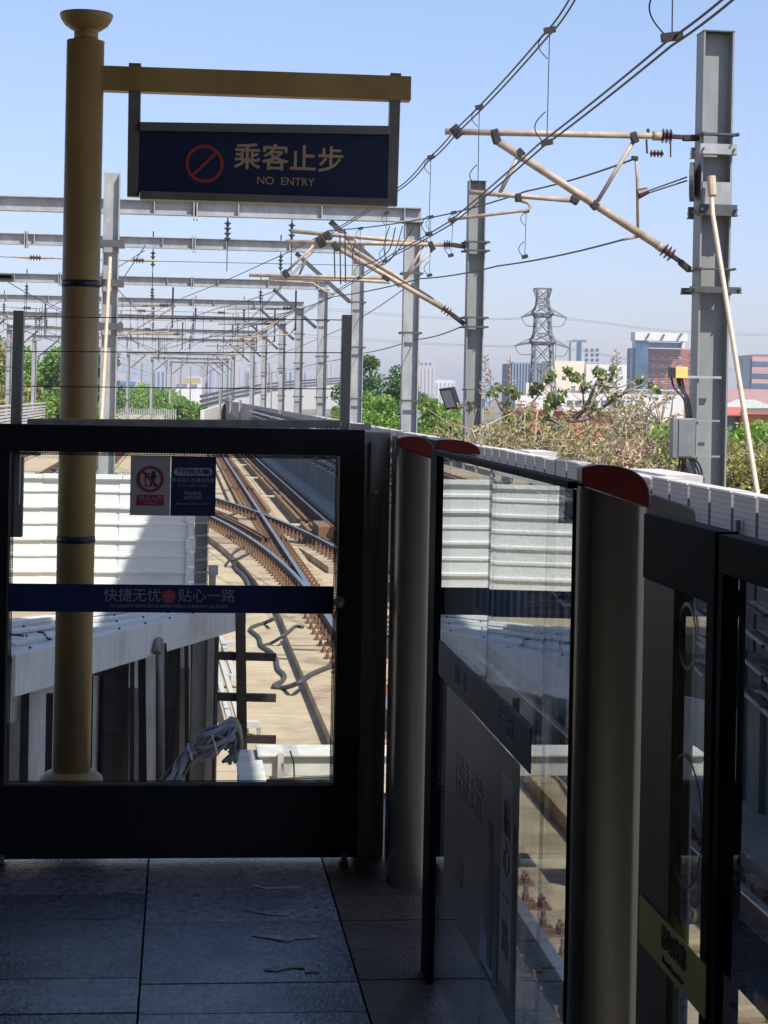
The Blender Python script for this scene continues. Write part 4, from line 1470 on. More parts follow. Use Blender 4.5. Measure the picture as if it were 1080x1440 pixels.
# ------------------------------------------------------------------ barrier wall along the line
BX = 4.5
bwall = thing('barrier_wall', 'long grey barrier wall of perforated panels with cable racks', 'barrier wall', (BX, 40, ZD))
ztb = 0.86
MB().box(BX - 0.02, BX + 0.16, 6, 200, ZD, -0.35).build('ribbed_base', M['wallcon'], bwall)
rb_ = MB()
y = 8.0
while y < 200:
    rb_.box(BX - 0.07, BX - 0.021, y, y + 0.26, ZD + 0.2, -0.36)
    y += 0.52
tag(rb_.build('ribs', M['wallcon'], bwall), kind='stuff')
MB().box(BX - 0.55, BX - 0.0205, 9, 200, ZD + 0.001, ZD + 0.22).build('ledge', M['concrete'], bwall)
y = 10.6
k = 0
pbm = None
while y < 66:
    hgt = ztb + rt.uniform(-0.012, 0.012)
    MB().box(BX + 0.0, BX + 0.07, y, y + 0.60, -0.349, hgt).build('panel', M['perf'], bwall)
    MB().box(BX - 0.012, BX + 0.16, y - 0.004, y + 0.604, hgt + 0.001, hgt + 0.018).build('panel_cap', M['frame_white'], bwall)
    y += 0.68
    k += 1
MB().box(BX + 0.0, BX + 0.07, 66.02, 200, -0.349, ztb).build('panel', M['perf'], bwall)
ps_ = MB()
y = 10.56
while y < 200:
    ps_.box(BX + 0.02, BX + 0.13, y - 0.05, y + 0.0, -0.349, ztb - 0.06)
    y += 0.68
tag(ps_.build('posts', M['clamp'], bwall), kind='stuff')
for (y0_, y1_) in ((18.2, 19.8), (25.5, 26.5), (12.5, 13.2)):
    MB().box(BX + 0.18, BX + 0.55, y0_, y1_, 0.78, ztb + 0.03).build('white_ledge', M['frame_white'], bwall)
rck = MB()
y = 9.0
while y < 120:
    rck.box(BX - 0.06, BX - 0.022, y, y + 0.05, -0.75, 0.66)
    for z_ in (0.52, 0.30, 0.08, -0.14, -0.36, -0.58):
        rck.box(BX - 0.30, BX - 0.061, y, y + 0.04, z_ - 0.03, z_ - 0.005)
    y += 1.5
rck.build('cable_rack', M['galvdark'], bwall)
for z_ in (0.52, 0.30, 0.08, -0.14, -0.36, -0.58):
    for kk, dx in enumerate((-0.12, -0.2, -0.27)):
        pts = []
        y = 8.0
        i = 0
        while y < 120:
            sag = 0.0 if i % 2 == 0 else -0.045 - 0.05 * rh.random()
            pts.append((BX + dx + rh.uniform(-.02, .02), y, z_ + 0.02 + sag + rh.uniform(-.012, .012)))
            y += 0.75
            i += 1
        MB().tube(pts, 0.02, 6).build('cable', M['cablegrey'] if (kk + int(z_ * 50)) % 3 else M['hose'], bwall, smooth=True)

# outer barrier on the other side
ob = thing('outer_barrier', 'weathered white louvred barrier below the trees beyond the outer track', 'barrier wall', (-11, 80, ZD))
mb = MB()
for z0_ in np.arange(-1.2, 0.35, 0.22):
    mb.box(-11.6, -11.5, 40, 170, z0_, z0_ + 0.13)
mb.build('slat_panel', M['frame_white'], ob)
mb = MB()
for y in np.arange(40, 170, 4.0):
    mb.box(-11.70, -11.601, y, y + 0.15, ZD, 0.42)
mb.build('post', M['galv'], ob)
MB().box(-11.72, -11.45, 40, 170, 0.43, 0.5).build('cap', M['frame_white'], ob)
ob = thing('slat_fence', 'pale grey fence of upright slats across the line beyond the gantries', 'fence', (-6, 215, ZD))
mb = MB()
xa_, xb_ = at(166, 590, 215).x, at(246, 590, 215).x
for k in range(26):
    x = xa_ + (xb_ - xa_) * k / 25
    mb.box(x, x + 0.13, 215, 215.1, ZD, at(200, 575, 215).z + 0.05 * (k % 2))
mb.build('slat', M['galv'], ob)
MB().box(xa_, xb_, 215.11, 215.18, -1.0, -0.8).build('rail', M['galv'], ob)

# ------------------------------------------------------------------ catenary gantries
def insulator_prof(n, r, h):
    pr = [(r * 0.35, 0)]
    for i in range(n):
        z0 = h * (i + 0.2) / n
        pr += [(r * 0.4, z0), (r, z0 + h * 0.12 / n), (r * 0.9, z0 + h * 0.3 / n), (r * 0.4, z0 + h * 0.5 / n)]
    pr += [(r * 0.35, h)]
    return pr


def insulator(name, p, q, r, n, m, parent):
    """Ribbed insulator from p to q."""
    p, q = Vector(p), Vector(q)
    mb = MB()
    mb.lathe(insulator_prof(n, r, (q - p).length), p, 12, (q - p))
    return mb.build(name, m, parent)


GZT = 6.05
gant = [
    (45, -12, at(578, 420, 45).x, 'nearest grey steel gantry just under the no entry sign', [1.0, 2.5]),
    (59.5, -12, at(503, 420, 59.5).x, 'second grey steel gantry behind the nearest one', [-0.95, 2.98]),
    (75, -12, at(454, 440, 75).x, 'third grey steel gantry counted from the platform', [-6.0, -1.2, 3.0]),
    (92, -12, at(421, 470, 92).x, 'fourth grey steel gantry counted from the platform', [-1.4, 2.9]),
    (112, -12, 5.8, 'fifth grey steel gantry counted from the platform', [-8.2, -7.8, -1.7, 2.9, 3.2]),
    (136, -12, 5.8, 'sixth grey steel gantry with its outer column before the trees', [-5.0, 2.9]),
    (159, -12, 5.8, 'seventh grey steel gantry with its outer column before the trees', [-4.5, 2.9]),
    (218, -6.0, 5.8, 'far narrower gantry with outermost column of the distant three', [-2.0, 2.9]),
    (248, -3.8, 5.8, 'far narrower gantry with middle column of the distant three', [0.0, 2.9]),
    (280, -1.6, 5.8, 'farthest narrow gantry before the pale viaduct ramp', [2.9]),
]
for i, (Y, xl, xr, lab, hang) in enumerate(gant):
    hang = hang + ([-8.4, -3.6] if 2 <= i < 7 else []) + ([0.6] if 3 <= i < 8 else [])
    t = thing('catenary_gantry', lab, 'gantry', (xr, Y, ZD), 'steel gantries spanning the tracks')
    zt_ = GZT + (0.3 if i == 1 else 0.0)
    zb_ = zt_ - 0.34
    for xx in (xl, xr):
        m_ = MB()
        m_.hbeam((xx, Y, ZD), (xx, Y, zb_ - 0.022), 0.38, 0.30, 0.022, (1, 0, 0))
        m_.build('column', M['galv'], t)
        m2 = MB()
        m2.box(xx - 0.24, xx + 0.24, Y - 0.19, Y + 0.19, zb_ - 0.021, zb_ - 0.001)
        if i < 6:
            for zz_ in (4.5, 3.1, 1.5):
                m2.box(xx - 0.26, xx + 0.26, Y - 0.185, Y - 0.152, zz_ - 0.025, zz_ + 0.025)
                m2.box(xx - 0.26, xx + 0.26, Y + 0.152, Y + 0.185, zz_ - 0.025, zz_ + 0.025)
        m2.build('flange_plate', M['galvdark'], t)
    m_ = MB()
    m_.hbeam((xl - 0.2, Y, zt_ - 0.17), (xr + 0.2, Y, zt_ - 0.17), 0.34, 0.26, 0.022, (0, 0, 1))
    m_.build('beam', M['galv'], t)
    x = xr - 0.2
    while x > xl:
        MB().box(x - 0.012, x + 0.012, Y - 0.125, Y + 0.125, zb_ + 0.023, zt_ - 0.023).build('stiffener', M['galv'], t)
        x -= 1.95
    for x in (xr - 5.1, xr - 10.2):
        if x > xl + 1:
            MB().box(x - 0.05, x - 0.02, Y - 0.20, Y + 0.20, zb_ - 0.09, zt_ + 0.07).build('splice_plate', M['galv'], t)
            MB().box(x + 0.02, x + 0.05, Y - 0.20, Y + 0.20, zb_ - 0.09, zt_ + 0.07).build('splice_plate', M['galv'], t)
    MB().hbeam((xr - 1.95, Y, zb_ - 0.03), (xr - 0.25, Y, zb_ - 1.5), 0.12, 0.12, 0.014, (0, 1, 0)).build('knee_brace', M['galvdark'], t)
    MB().hbeam((xl + 1.95, Y, zb_ - 0.03), (xl + 0.25, Y, zb_ - 1.5), 0.12, 0.12, 0.014, (0, 1, 0)).build('knee_brace', M['galvdark'], t)
    for x in hang:
        hgz = zb_ - 0.02
        ins = insulator('insulator', (x, Y, hgz - 0.08), (x, Y, hgz - 0.55), 0.085, 4, M['insulgrey'], t)
        MB().bar((x, Y, hgz), (x, Y, hgz - 0.08), 0.03, 0.03, (0, 1, 0)).box(x - 0.02, x + 0.02, Y - 0.02, Y + 0.02, zt_ + 0.001, zt_ + 0.18).build('bracket', M['clamp'], ins)
        MB().tube([(x, Y, hgz - 0.55), (x, Y, hgz - 1.25)], 0.011, 6).build('suspension', M['wire'], ins)

# cross-span wires with strain insulators
for (Y, z_, xs_, lab) in ((58, 5.55, (-4.4, -1.35), 'cross wire with two strain insulators behind the second gantry'),
                          (90.5, 5.4, (-7.2, -1.9, 1.8), 'cross wire with three strain insulators at the fourth gantry'),
                          (110.5, 5.2, (-6.5, -2.0), 'cross wire with two strain insulators at the fifth gantry')):
    t = thing('cross_wire', lab, 'cross wire', (5.5, Y, z_), 'cross wires under the gantries')
    MB().tube([(-11.8, Y, z_ + 0.02), (-3, Y, z_ - 0.05), (5.5, Y, z_)], 0.011, 6).build('wire', M['wire'], t)
    for x in xs_:
        insulator('insulator', (x - 0.17, Y, z_ - 0.03), (x + 0.17, Y, z_ - 0.03), 0.10, 4, M['insul'], t)
        for s in (-1, 1):
            MB().tube([(x + s * 0.17, Y, z_ - 0.03), (x + s * 0.75, Y, z_ - 0.025)], [0.045, 0.018], 8).build('end_fitting', M['tube'], t)

# middle mast with stay rod
t = thing('catenary_mast', 'grey H-section mast with two brackets standing behind the ochre post', 'mast', (-1.75, 43.5, ZD))
MY = 43.5
xm = at(155, 400, MY).x
zm = at(155, 243, MY).z
MB().hbeam((xm, MY, ZD), (xm, MY, zm), 0.36, 0.32, 0.022, (1, 0, 0)).build('column', M['galv'], t)
for yy in (342, 397, 458):
    z_ = at(150, yy, MY).z
    MB().box(xm - 0.24, xm + 0.3, MY - 0.24, MY - 0.162, z_ - 0.1, z_ + 0.06).build('bracket', M['galvdark'], t)
    MB().box(xm - 0.24, xm + 0.3, MY + 0.162, MY + 0.2, z_ - 0.1, z_ + 0.06).build('bracket', M['galvdark'], t)
MB().tube([at(155, 362, MY - 0.3), at(140, 640, 41.0)], 0.04, 10).build('stay_rod', M['rodpale'], t)

# masts beside the track, with cantilevers
def mast(name, label, Y, x, ztop, depth, width, brackets):
    t = thing(name, label, 'mast', (x, Y, ZD))
    MB().hbeam((x, Y, GZ), (x, Y, ztop), depth, width, 0.02, (1, 0, 0)).build('column', M['galvmast'], t)
    MB().box(x - depth / 2 - 0.004, x + depth / 2 + 0.004, Y - width / 2 - 0.004, Y + width / 2 + 0.004, ztop + 0.001, ztop + 0.016).build('cap_plate', M['galvdark'], t)
    for z_, h, over, m in brackets:
        bm_ = MB()
        for s in (-1, 1):
            y0 = Y + s * (width / 2 + 0.002)
            y1 = y0 + s * 0.06
            bm_.box(x - depth / 2 - over, x + depth / 2 + over, min(y0, y1), max(y0, y1), z_ - h / 2, z_ + h / 2)
            bm_.box(x - depth / 2 - over, x + depth / 2 + over, min(y1, y1 + s * 0.05), max(y1, y1 + s * 0.05), z_ - h / 2, z_ - h / 2 + 0.012)
        for xx in (x - depth / 2 - over + 0.03, x + depth / 2 + over - 0.03):
            bm_.lathe([(0.014, 0), (0.014, width + 0.3)], (xx, Y - width / 2 - 0.15, z_), 8, (0, 1, 0))
        bm_.build('bracket', m, t)
    return t


def pxm(YY):
    return lambda x, y: at(x, y, YY)


def canti(parent, P, s, tubes, insulators, fittings):
    c = MB()
    for pts, r in tubes:
        q_ = [P(*p) for p in pts]
        MB().tube(q_, r, 10).build('tube', M['tube'], parent, smooth=True)
    for (a, b, r, n) in insulators:
        insulator('insulator', P(*a), P(*b), r, n, M['insul'], parent)
    for (a, b, w) in fittings:
        MB().bar(P(*a), P(*b), w, w, (0, 1, 0)).build('fitting', M['clamp'], parent, bevel=w * 0.15)


AY = 21.0
pA = at(1000, 380, AY)
mA = mast('catenary_mast', 'tallest grey mast with stay rod and insulated cantilever nearest the viewer', AY, pA.x, at(1003, 48, AY).z, 0.35, 0.30,
          [(at(1000, 192, AY).z, 0.03, 0.05, M['galvdark']), (at(1000, 213, AY).z, 0.12, 0.03, M['galv']), (at(1000, 298, AY).z, 0.13, 0.05, M['galvdark']), (at(1000, 380, AY).z, 0.02, 0.04, M['galvdark']),
           (at(1000, 409, AY).z, 0.07, 0.11, M['galvdark'])])
PA_ = pxm(AY)
ca = bpy.data.objects.new('cantilever', None)
C.objects.link(ca)
ca.parent = mA
ca.location = -world_loc(mA)
canti(ca, PA_, 1,
      [([(626, 185), (918, 191)], 0.036), ([(918, 191), (930, 191)], 0.055), ([(697, 197), (925, 345)], 0.045), ([(660, 270), (806, 282)], 0.028),
       ([(630, 309), (728, 297), (740, 296), (746, 291), (742, 285), (728, 281)], 0.02), ([(731, 216), (700, 277)], 0.024), ([(892, 197), (836, 290)], 0.024),
       ([(894, 222), (896, 250), (897, 325)], 0.017), ([(876, 337), (897, 333)], 0.016), ([(925, 345), (932, 350)], 0.05)],
      [((930, 191), (946, 192), 0.085, 3), ((932, 350), (947, 361), 0.085, 3), ((914, 216), (933, 216), 0.045, 4)],
      [((946, 192), (962, 193), 0.05), ((960, 194), (984, 194), 0.07), ((947, 361), (958, 369), 0.05), ((956, 368), (970, 380), 0.07), ((636, 178), (648, 192), 0.11), ((694, 182), (700, 202), 0.09),
       ((889, 186), (894, 201), 0.08), ((727, 211), (735, 220), 0.09), ((832, 284), (840, 293), 0.09), ((802, 278), (813, 285), 0.08), ((909, 196), (910, 216), 0.02), ((943, 198), (943, 221), 0.015),
       ((728, 272), (729, 284), 0.07), ((911, 181), (912, 190), 0.03), ((920, 336), (923, 346), 0.03), ((888, 222), (897, 223), 0.05), ((633, 311), (640, 308), 0.06)])
# tensioner drum and red end fitting of the anchored wires
an = bpy.data.objects.new('tensioner', None)
C.objects.link(an)
an.parent = mA
an.location = -world_loc(mA)
MB().lathe([(0.03, 0), (0.22, 0.001), (0.22, 0.05), (0.03, 0.051)], at(970, 256, AY - 0.05), 24, (0.95, -0.3, 0)).build('drum', M['galvdark'], an)
MB().tube([at(897, 273, AY), at(911, 268, AY)], [0.06, 0.04], 10).build('red_end', M['insul'], an)
for dy in (0, 5):
    MB().tube([at(910, 269 + dy * .6, AY), at(966, 249 + dy, AY)], 0.010, 6).build('wire', M['wire'], an)
MB().tube([at(1000, 262, AY - 0.28), at(1002, 300, AY - 0.35), at(1067, 706, AY - 2.8), at(1090, 860, AY - 3.6)], 0.027, 12).build('stay_rod', M['rodpale'], mA, smooth=True)
MB().tube([at(1000, 248, AY - 0.27), at(1002, 275, AY - 0.3)], 0.05, 10).build('stay_head', M['rodpale'], mA)
MB().box(pA.x - 0.16, pA.x + 0.16, AY - 0.16, AY - 0.152, at(1000, 290, AY).z, at(1000, 258, AY).z).build('stiffener_plate', M['galv'], mA)

t = thing('junction_box', 'grey steel cabinet strapped to the tallest mast above the barrier wall', 'cabinet', at(960, 645, AY - 0.1))
pq = at(960, 600, AY - 0.25)
MB().box(at(944, 600, AY - .25).x, at(976, 600, AY - .25).x, AY - 0.32, AY - 0.165, at(960, 644, AY - .25).z, at(960, 588, AY - .25).z).build('cabinet', M['boxgrey'], t, bevel=0.006)
MB().box(at(955, 600, AY - .34).x, at(975, 600, AY - .34).x, AY - 0.332, AY - 0.3205, at(960, 642, AY - .34).z, at(960, 590, AY - .34).z).build('door', M['boxgrey'], t, bevel=0.003)
st = MB()
for yy in (591, 641):
    st.bar(at(945, yy, AY - 0.163), at(1012, yy + 1, AY - 0.163), 0.012, 0.02)
st.build('strap', M['bolt'], t)
t = thing('yellow_box', 'small yellow box with black end fixed high on the tallest mast', 'signal box', at(955, 532, AY - 0.1))
MB().box(at(947, 520, AY - .2).x, at(964, 520, AY - .2).x, AY - 0.30, AY - 0.165, at(955, 532, AY - .2).z, at(955, 516, AY - .2).z).build('housing', M['boxyellow'], t, bevel=0.005)
MB().box(at(940, 520, AY - .2).x, at(947, 520, AY - .2).x - 0.001, AY - 0.29, AY - 0.17, at(955, 531, AY - .2).z, at(955, 517, AY - .2).z).build('black_end', M['lamp'], t, bevel=0.004)
MB().bar(at(964, 530, AY - 0.168), at(1014, 531, AY - 0.168), 0.03, 0.028).build('bracket', M['galv'], t)
for k, (xa, xb, dx) in enumerate(((944, 966, 0), (952, 970, 4), (958, 968, -3), (955, 973, 2))):
    MB().tube(smooth_path([at(xa, 530, AY - .22), at(xa + 4, 545, AY - .24), at(xb - 4, 562, AY - .26), at(xb, 590, AY - .24)], 4), 0.012, 6).build('cable', M['cable'], t, smooth=True)
t = thing('drop_cables', 'black cables hanging from the grey cabinet down to the barrier wall', 'cables', at(960, 690, AY - 0.2))
for k, pts in enumerate(([(956, 644), (954, 660), (944, 676), (958, 690)], [(960, 644), (958, 664), (950, 680), (968, 694)], [(964, 644), (962, 668), (966, 694)], [(968, 640), (978, 664), (986, 700)],
                         [(972, 640), (984, 668), (990, 702)], [(976, 644), (986, 660), (992, 700)], [(962, 648), (972, 672), (982, 698)])):
    MB().tube(smooth_path([at(x, y, AY - 0.22 - 0.01 * k) for x, y in pts], 5), 0.013, 6).build('cable', M['cable'], t, smooth=True)

BYm = 38.0
pB = at(667, 440, BYm)
mB = mast('catenary_mast', 'grey mast with doubled cantilevers carrying the small floodlight', BYm, pB.x, at(669, 256, BYm).z, 0.34, 0.30,
          [(at(668, y_, BYm).z, 0.035, 0.09, M['galvdark']) for y_ in (341, 353, 447, 460)] + [(at(665, 548, BYm).z, 0.02, 0.02, M['galvdark'])])
cb = bpy.data.objects.new('cantilever', None)
C.objects.link(cb)
cb.parent = mB
cb.location = -world_loc(mB)
canti(cb, pxm(BYm), 1,
      [([(402, 340), (624, 344)], 0.045), ([(472, 347), (622, 433)], 0.05), ([(350, 387), (542, 391)], 0.035), ([(441, 346), (402, 383)], 0.026), ([(608, 352), (568, 393)], 0.026),
       ([(372, 394), (440, 398), (456, 409), (470, 414)], 0.02)],
      [((624, 344), (634, 344.5), 0.10, 3), ((622, 433), (634, 441), 0.10, 3)],
      [((634, 344), (655, 347), 0.09), ((634, 441), (653, 456), 0.09), ((448, 333), (455, 347), 0.16), ((468, 341), (476, 352), 0.12), ((399, 380), (405, 390), 0.12), ((538, 388), (548, 394), 0.1), ((604, 340), (610, 352), 0.1)])
cb2 = bpy.data.objects.new('cantilever', None)
C.objects.link(cb2)
cb2.parent = mB
cb2.location = -world_loc(mB)
canti(cb2, pxm(BYm + 1.2), 1,
      [([(410, 325), (500, 333), (590, 341)], 0.045), ([(487, 345), (560, 390), (618, 428)], 0.045), ([(378, 391), (500, 394), (548, 397)], 0.035), ([(441, 342), (420, 388)], 0.026), ([(596, 345), (566, 396)], 0.026)],
      [((590, 341), (602, 342), 0.10, 3)],
      [((602, 342), (650, 346), 0.06), ((457, 326), (464, 338), 0.15), ((618, 428), (640, 446), 0.06)])

fl = thing('floodlight', 'small black floodlight tilted down beside the doubled cantilever mast', 'floodlight', at(632, 562, BYm - 0.3))
q4 = [at(617, 547, BYm - 0.45), at(634, 545, BYm - 0.45), at(644, 575, BYm - 0.3), at(627, 577, BYm - 0.3)]
nn = Vector((0.1, 0.16, 0.02))
MB().add(q4 + [p + nn for p in q4], [(0, 1, 2, 3), (7, 6, 5, 4), (0, 4, 5, 1), (1, 5, 6, 2), (2, 6, 7, 3), (3, 7, 4, 0)]).build('housing', M['lamp'], fl)
cc = sum(q4, Vector()) / 4
q5 = [cc + (p - cc) * 0.78 - nn * 0.06 for p in q4]
MB().add(q5 + [p + nn * 0.03 for p in q5], [(0, 1, 2, 3), (7, 6, 5, 4), (0, 4, 5, 1), (1, 5, 6, 2), (2, 6, 7, 3), (3, 7, 4, 0)]).build('glass', M['lampglass'], fl)
MB().bar(at(640, 568, BYm - 0.25), at(656, 572, BYm - 0.16), 0.05, 0.05).build('bracket', M['galvdark'], fl)

# further thin masts in the distance
far_masts = [(35, 16.0 + 0, 0), ]
for i, (x, yt, yb_, Y) in enumerate(((199, 512, 590, 330), (234, 508, 590, 300), (254, 512, 590, 340), (268, 515, 590, 360), (291, 512, 592, 250), (325, 508, 575, 380), (353, 506, 570, 400), (382, 522, 590, 240), (310, 546, 592, 150),
                                     (325, 556, 590, 160), (338, 562, 592, 140), (378, 510, 560, 420))):
    p_ = at(x, yt, Y)
    t = thing('line_mast', ('slender grey line mast at the far end of the tracks' if i not in (7, 8, 9, 10) else 'short grey post before the pale viaduct ramp'), 'mast', (p_.x, Y, ZD),
              'distant masts at the far end of the tracks' if i not in (7, 8, 9, 10) else 'short posts before the viaduct ramp')
    w_ = 0.3 if i not in (7, 8, 9, 10) else 0.2
    MB().hbeam((p_.x, Y, GZ if Y > 300 else ZD), p_, w_, w_ * 0.9, 0.02, (1, 0, 0)).build('column', M['galv'], t)
    m_ = MB()
    m_.bar(p_ + Vector((0, 0, -0.3)), p_ + Vector((-2.2, 0, -0.2)), 0.06, 0.06)
    m_.bar(p_ + Vector((0, 0, -1.6)), p_ + Vector((-1.2, 0, -0.25)), 0.05, 0.05)
    if i not in (7, 8, 9, 10):
        m_.build('arm', M['galv'], t)


# ------------------------------------------------------------------ overhead wires
def catenary(pts, r, sag=0.0, n=10):
    out = []
    for a, b in zip(pts[:-1], pts[1:]):
        a, b = Vector(a), Vector(b)
        for i in range(n):
            t_ = i / n
            p = a + (b - a) * t_
            p.z -= 4 * sag * t_ * (1 - t_)
            out.append(p)
    out.append(Vector(pts[-1]))
    return out


def wire(label, pts, r=0.01, sag=0.0, dx=0.0, group=None, name='overhead_wire'):
    t = thing(name, label, 'wire', pts[0], group)
    for s in ((-1, 1) if dx else (0,)):
        MB().tube([p + Vector((s * dx, 0, -s * dx * 0.6)) for p in catenary(pts, r, sag)], r, 6, cap=False).build('strand', M['wire'], t, smooth=True)
    return t


m14 = at(812, -14, 14.3)
mA_ = at(640, 186, AY)
mB_ = at(452, 338, BYm)
w1 = wire('doubled messenger wire climbing from the tallest mast cantilever', [(2.98, 2.0, 4.75), m14, at(769, 48, 16.2), mA_, at(600, 226, 23.5), at(563, 264, 27.5), mB_ + Vector((0.12, -0.5, 0.1)), mB_, (2.8, 59, 4.7), (2.8, 75, 4.7), (2.8, 112, 4.75)], 0.0088, 0.03, 0.017)
c0 = at(1032, -8, 10.3)
c1 = at(760, 205, 15.8)
c2 = at(634, 313, AY)
w2 = wire('doubled contact wire sweeping under the long cantilever tube', [(2.95, 2.0, 3.82), c0, at(940, 62, 11.6), c1, c2, at(555, 357, 28), at(478, 407, BYm - 1), (2.9, 59, 3.6), (2.8, 75, 3.6), (2.8, 112, 3.6)], 0.0082, 0.01, 0.0175)


def dropper(top, bot, parent, loop=0.1):
    t_, b_ = Vector(top), Vector(bot)
    m_ = MB()
    m_.tube([t_, b_], 0.0045, 5)
    m_.build('dropper', M['wire'], parent)
    m_ = MB()
    pts = [b_ + Vector((-loop * 0.15, 0, 0)) + Vector((-loop * 0.75 * math.sin(math.pi * k / 8), 0, loop * 2.3 * k / 8)) for k in range(9)]
    m_.tube(smooth_path(pts, 2), 0.0055, 5)
    pts = [t_ + Vector((-loop * 0.1, 0, 0)) + Vector((-loop * 0.7 * math.sin(math.pi * k / 8), 0, -loop * 2.0 * k / 8)) for k in range(9)]
    m_.tube(smooth_path(pts, 2), 0.0045, 5)
    m_.bar(b_ + Vector((-loop * .4, 0, 0)), b_ + Vector((loop * .4, 0, 0.02)), 0.05, 0.05)
    m_.build('clamp', M['clamp'], parent, smooth=False)
    MB().bar(t_ + Vector((-loop * .4, 0, 0)), t_ + Vector((loop * .4, 0, 0.02)), 0.05, 0.05).build('clamp', M['clamp'], parent)


dropper(at(773, 44, 16.4), at(769, 202, 16.4), w1, 0.12)
dropper(at(674, 152, 20.3), at(672, 262, 20.3), w1, 0.1)
dropper(at(606, 222, 23.2), at(603, 330, 23.2), w1, 0.1)
dropper(at(947, -160, 11.4), at(945, 54, 11.4), w1, 0.16)
dropper(at(544, 300, 31), at(541, 368, 31), w1, 0.1)
dropper(at(507, 322, 34), at(505, 392, 34), w1, 0.1)

w3 = wire('upper anchored wire running from the red insulator over the gantry', [at(893, 223, AY), at(740, 269, 24.5), at(600, 307, 30.5), at(463, 324, BYm), at(380, 366, 47), at(259, 418, 62), at(190, 450, 90)], 0.011, 0.03)
w4 = wire('lower anchored wire rising to the rod below the cantilever', [at(876, 337, AY), at(700, 374, 26), at(590, 392, 31), at(470, 417, 39), at(400, 440, 50), at(300, 470, 75), at(260, 492, 110)], 0.011, 0.03)
dropper(at(740, 298, 24.5), at(738, 362, 24.5), w4, 0.09)
dropper(at(606, 306, 30.5), at(604, 388, 30.5), w4, 0.1)
dropper(at(638, 300, 29), at(634, 360, 29), w3, 0.1)
# looped jumpers near the doubled cantilever
jt = wire('slack jumper loops hung between wires near the doubled cantilevers', smooth_path([at(500, 338, 36), at(496, 362, 36), at(508, 372, 36), at(530, 366, 36), at(548, 350, 36), at(556, 320, 36)], 5), 0.012)
MB().tube(smooth_path([at(486, 332, 36.5), at(505, 360, 36.5), at(540, 372, 36.5), at(575, 330, 36.5), at(582, 312, 36.5)], 5), 0.012, 6).build('strand', M['wire'], jt)
MB().tube(smooth_path([at(548, 318, 36), at(540, 345, 36), at(545, 368, 36), at(556, 352, 36), at(566, 318, 36)], 5), 0.01, 6).build('strand', M['wire'], jt)
for (x, yt, yb_) in ((478, 330, 400), (485, 322, 398), (470, 350, 392)):
    MB().tube([at(x, yt, 37), at(x + 1, yb_, 37)], 0.014, 6).build('strand', M['wire'], jt)

# wires of the other tracks
for lab, pts, r in (
    ('messenger of the middle track passing behind the ochre post', [(-2.6, 45, 4.95), (-2.2, 60, 4.95), (-1.6, 92, 4.95), (-1.4, 136, 4.95), (-1.0, 218, 4.95)], 0.012),
    ('contact wire of the middle track passing behind the ochre post', [(-2.6, 45, 3.6), (-2.2, 60, 3.6), (-1.6, 92, 3.6), (-1.4, 136, 3.6), (-1.0, 218, 3.6)], 0.012),
    ('messenger of the outer track nearest the trees', [(-8.2, 75, 4.95), (-7.8, 112, 4.95), (-7, 159, 4.95), (-4, 248, 4.95)], 0.014),
    ('contact wire of the outer track nearest the trees', [(-8.2, 75, 3.6), (-7.8, 112, 3.6), (-7, 159, 3.6), (-4, 248, 3.6)], 0.014),
    ('high feeder wire slanting down across the gantries to the outer columns', [(-0.9, 45, 5.0), (-3.4, 75, 4.4), (-6.2, 112, 3.8), (-9, 160, 3.5)], 0.013),
    ('feeder wire slanting from the outer track to the crossing gantry', [(-6.0, 75, 5.3), (-2.0, 112, 4.2), (1.5, 160, 3.8), (3, 218, 3.8)], 0.015),
    ('messenger crossing from the straight track to the middle track', [(2.9, 59, 4.8), (1.2, 75, 4.85), (-0.6, 92, 4.9), (-1.4, 112, 4.95), (-1.6, 136, 4.95)], 0.013),
    ('contact wire crossing from the straight track to the middle track', [(2.7, 45, 3.62), (1.9, 59, 3.62), (0.4, 75, 3.64), (-1.0, 92, 3.62), (-1.5, 112, 3.62)], 0.013),
    ('messenger strung over the gap between middle and outer tracks', [(-5.4, 59, 4.9), (-4.9, 92, 4.9), (-4.4, 136, 4.9), (-3.4, 218, 4.9)], 0.014),
    ('contact wire strung over the gap between middle and outer tracks', [(-5.4, 59, 3.6), (-4.9, 92, 3.6), (-4.4, 136, 3.6), (-3.4, 218, 3.6)], 0.014),
    ('thin stay wire dropping from the second gantry to the outer columns', [(-1.2, 59, 5.9), (-5.4, 75, 4.6), (-10.8, 92, 3.2)], 0.012),
    ('long thin return wire strung along the mast line', [(5.5, 38, 3.0), (5.45, 45, 2.95), (5.45, 59.5, 2.9), (5.5, 75, 2.9), (5.5, 112, 2.9), (5.5, 160, 2.9)], 0.013),
    ('upper return wire strung along the gantry columns', [(5.5, 45, 4.4), (5.45, 59.5, 4.0), (5.5, 75, 3.9), (5.5, 112, 3.9), (5.5, 160, 3.9)], 0.012),
    ('messenger continuing over the straight track far along the gantries', [(2.8, 112, 4.75), (2.7, 159, 4.8), (2.6, 218, 4.8), (2.6, 300, 4.8)], 0.02),
    ('contact wire continuing over the straight track far along the gantries', [(2.8, 112, 3.6), (2.7, 159, 3.6), (2.6, 218, 3.6), (2.6, 300, 3.6)], 0.02)):
    t = wire(lab, pts, r, 0.05)
    if 'messenger' in lab:
        for a, b in zip(pts[:-1], pts[1:]):
            a, b = Vector(a), Vector(b)
            for k in (0.2, 0.4, 0.6, 0.8):
                p = a + (b - a) * k
                MB().tube([p + Vector((0, 0, -0.03)), (p.x, p.y, 3.6)], 0.009, 5).build('dropper', M['wire'], t)

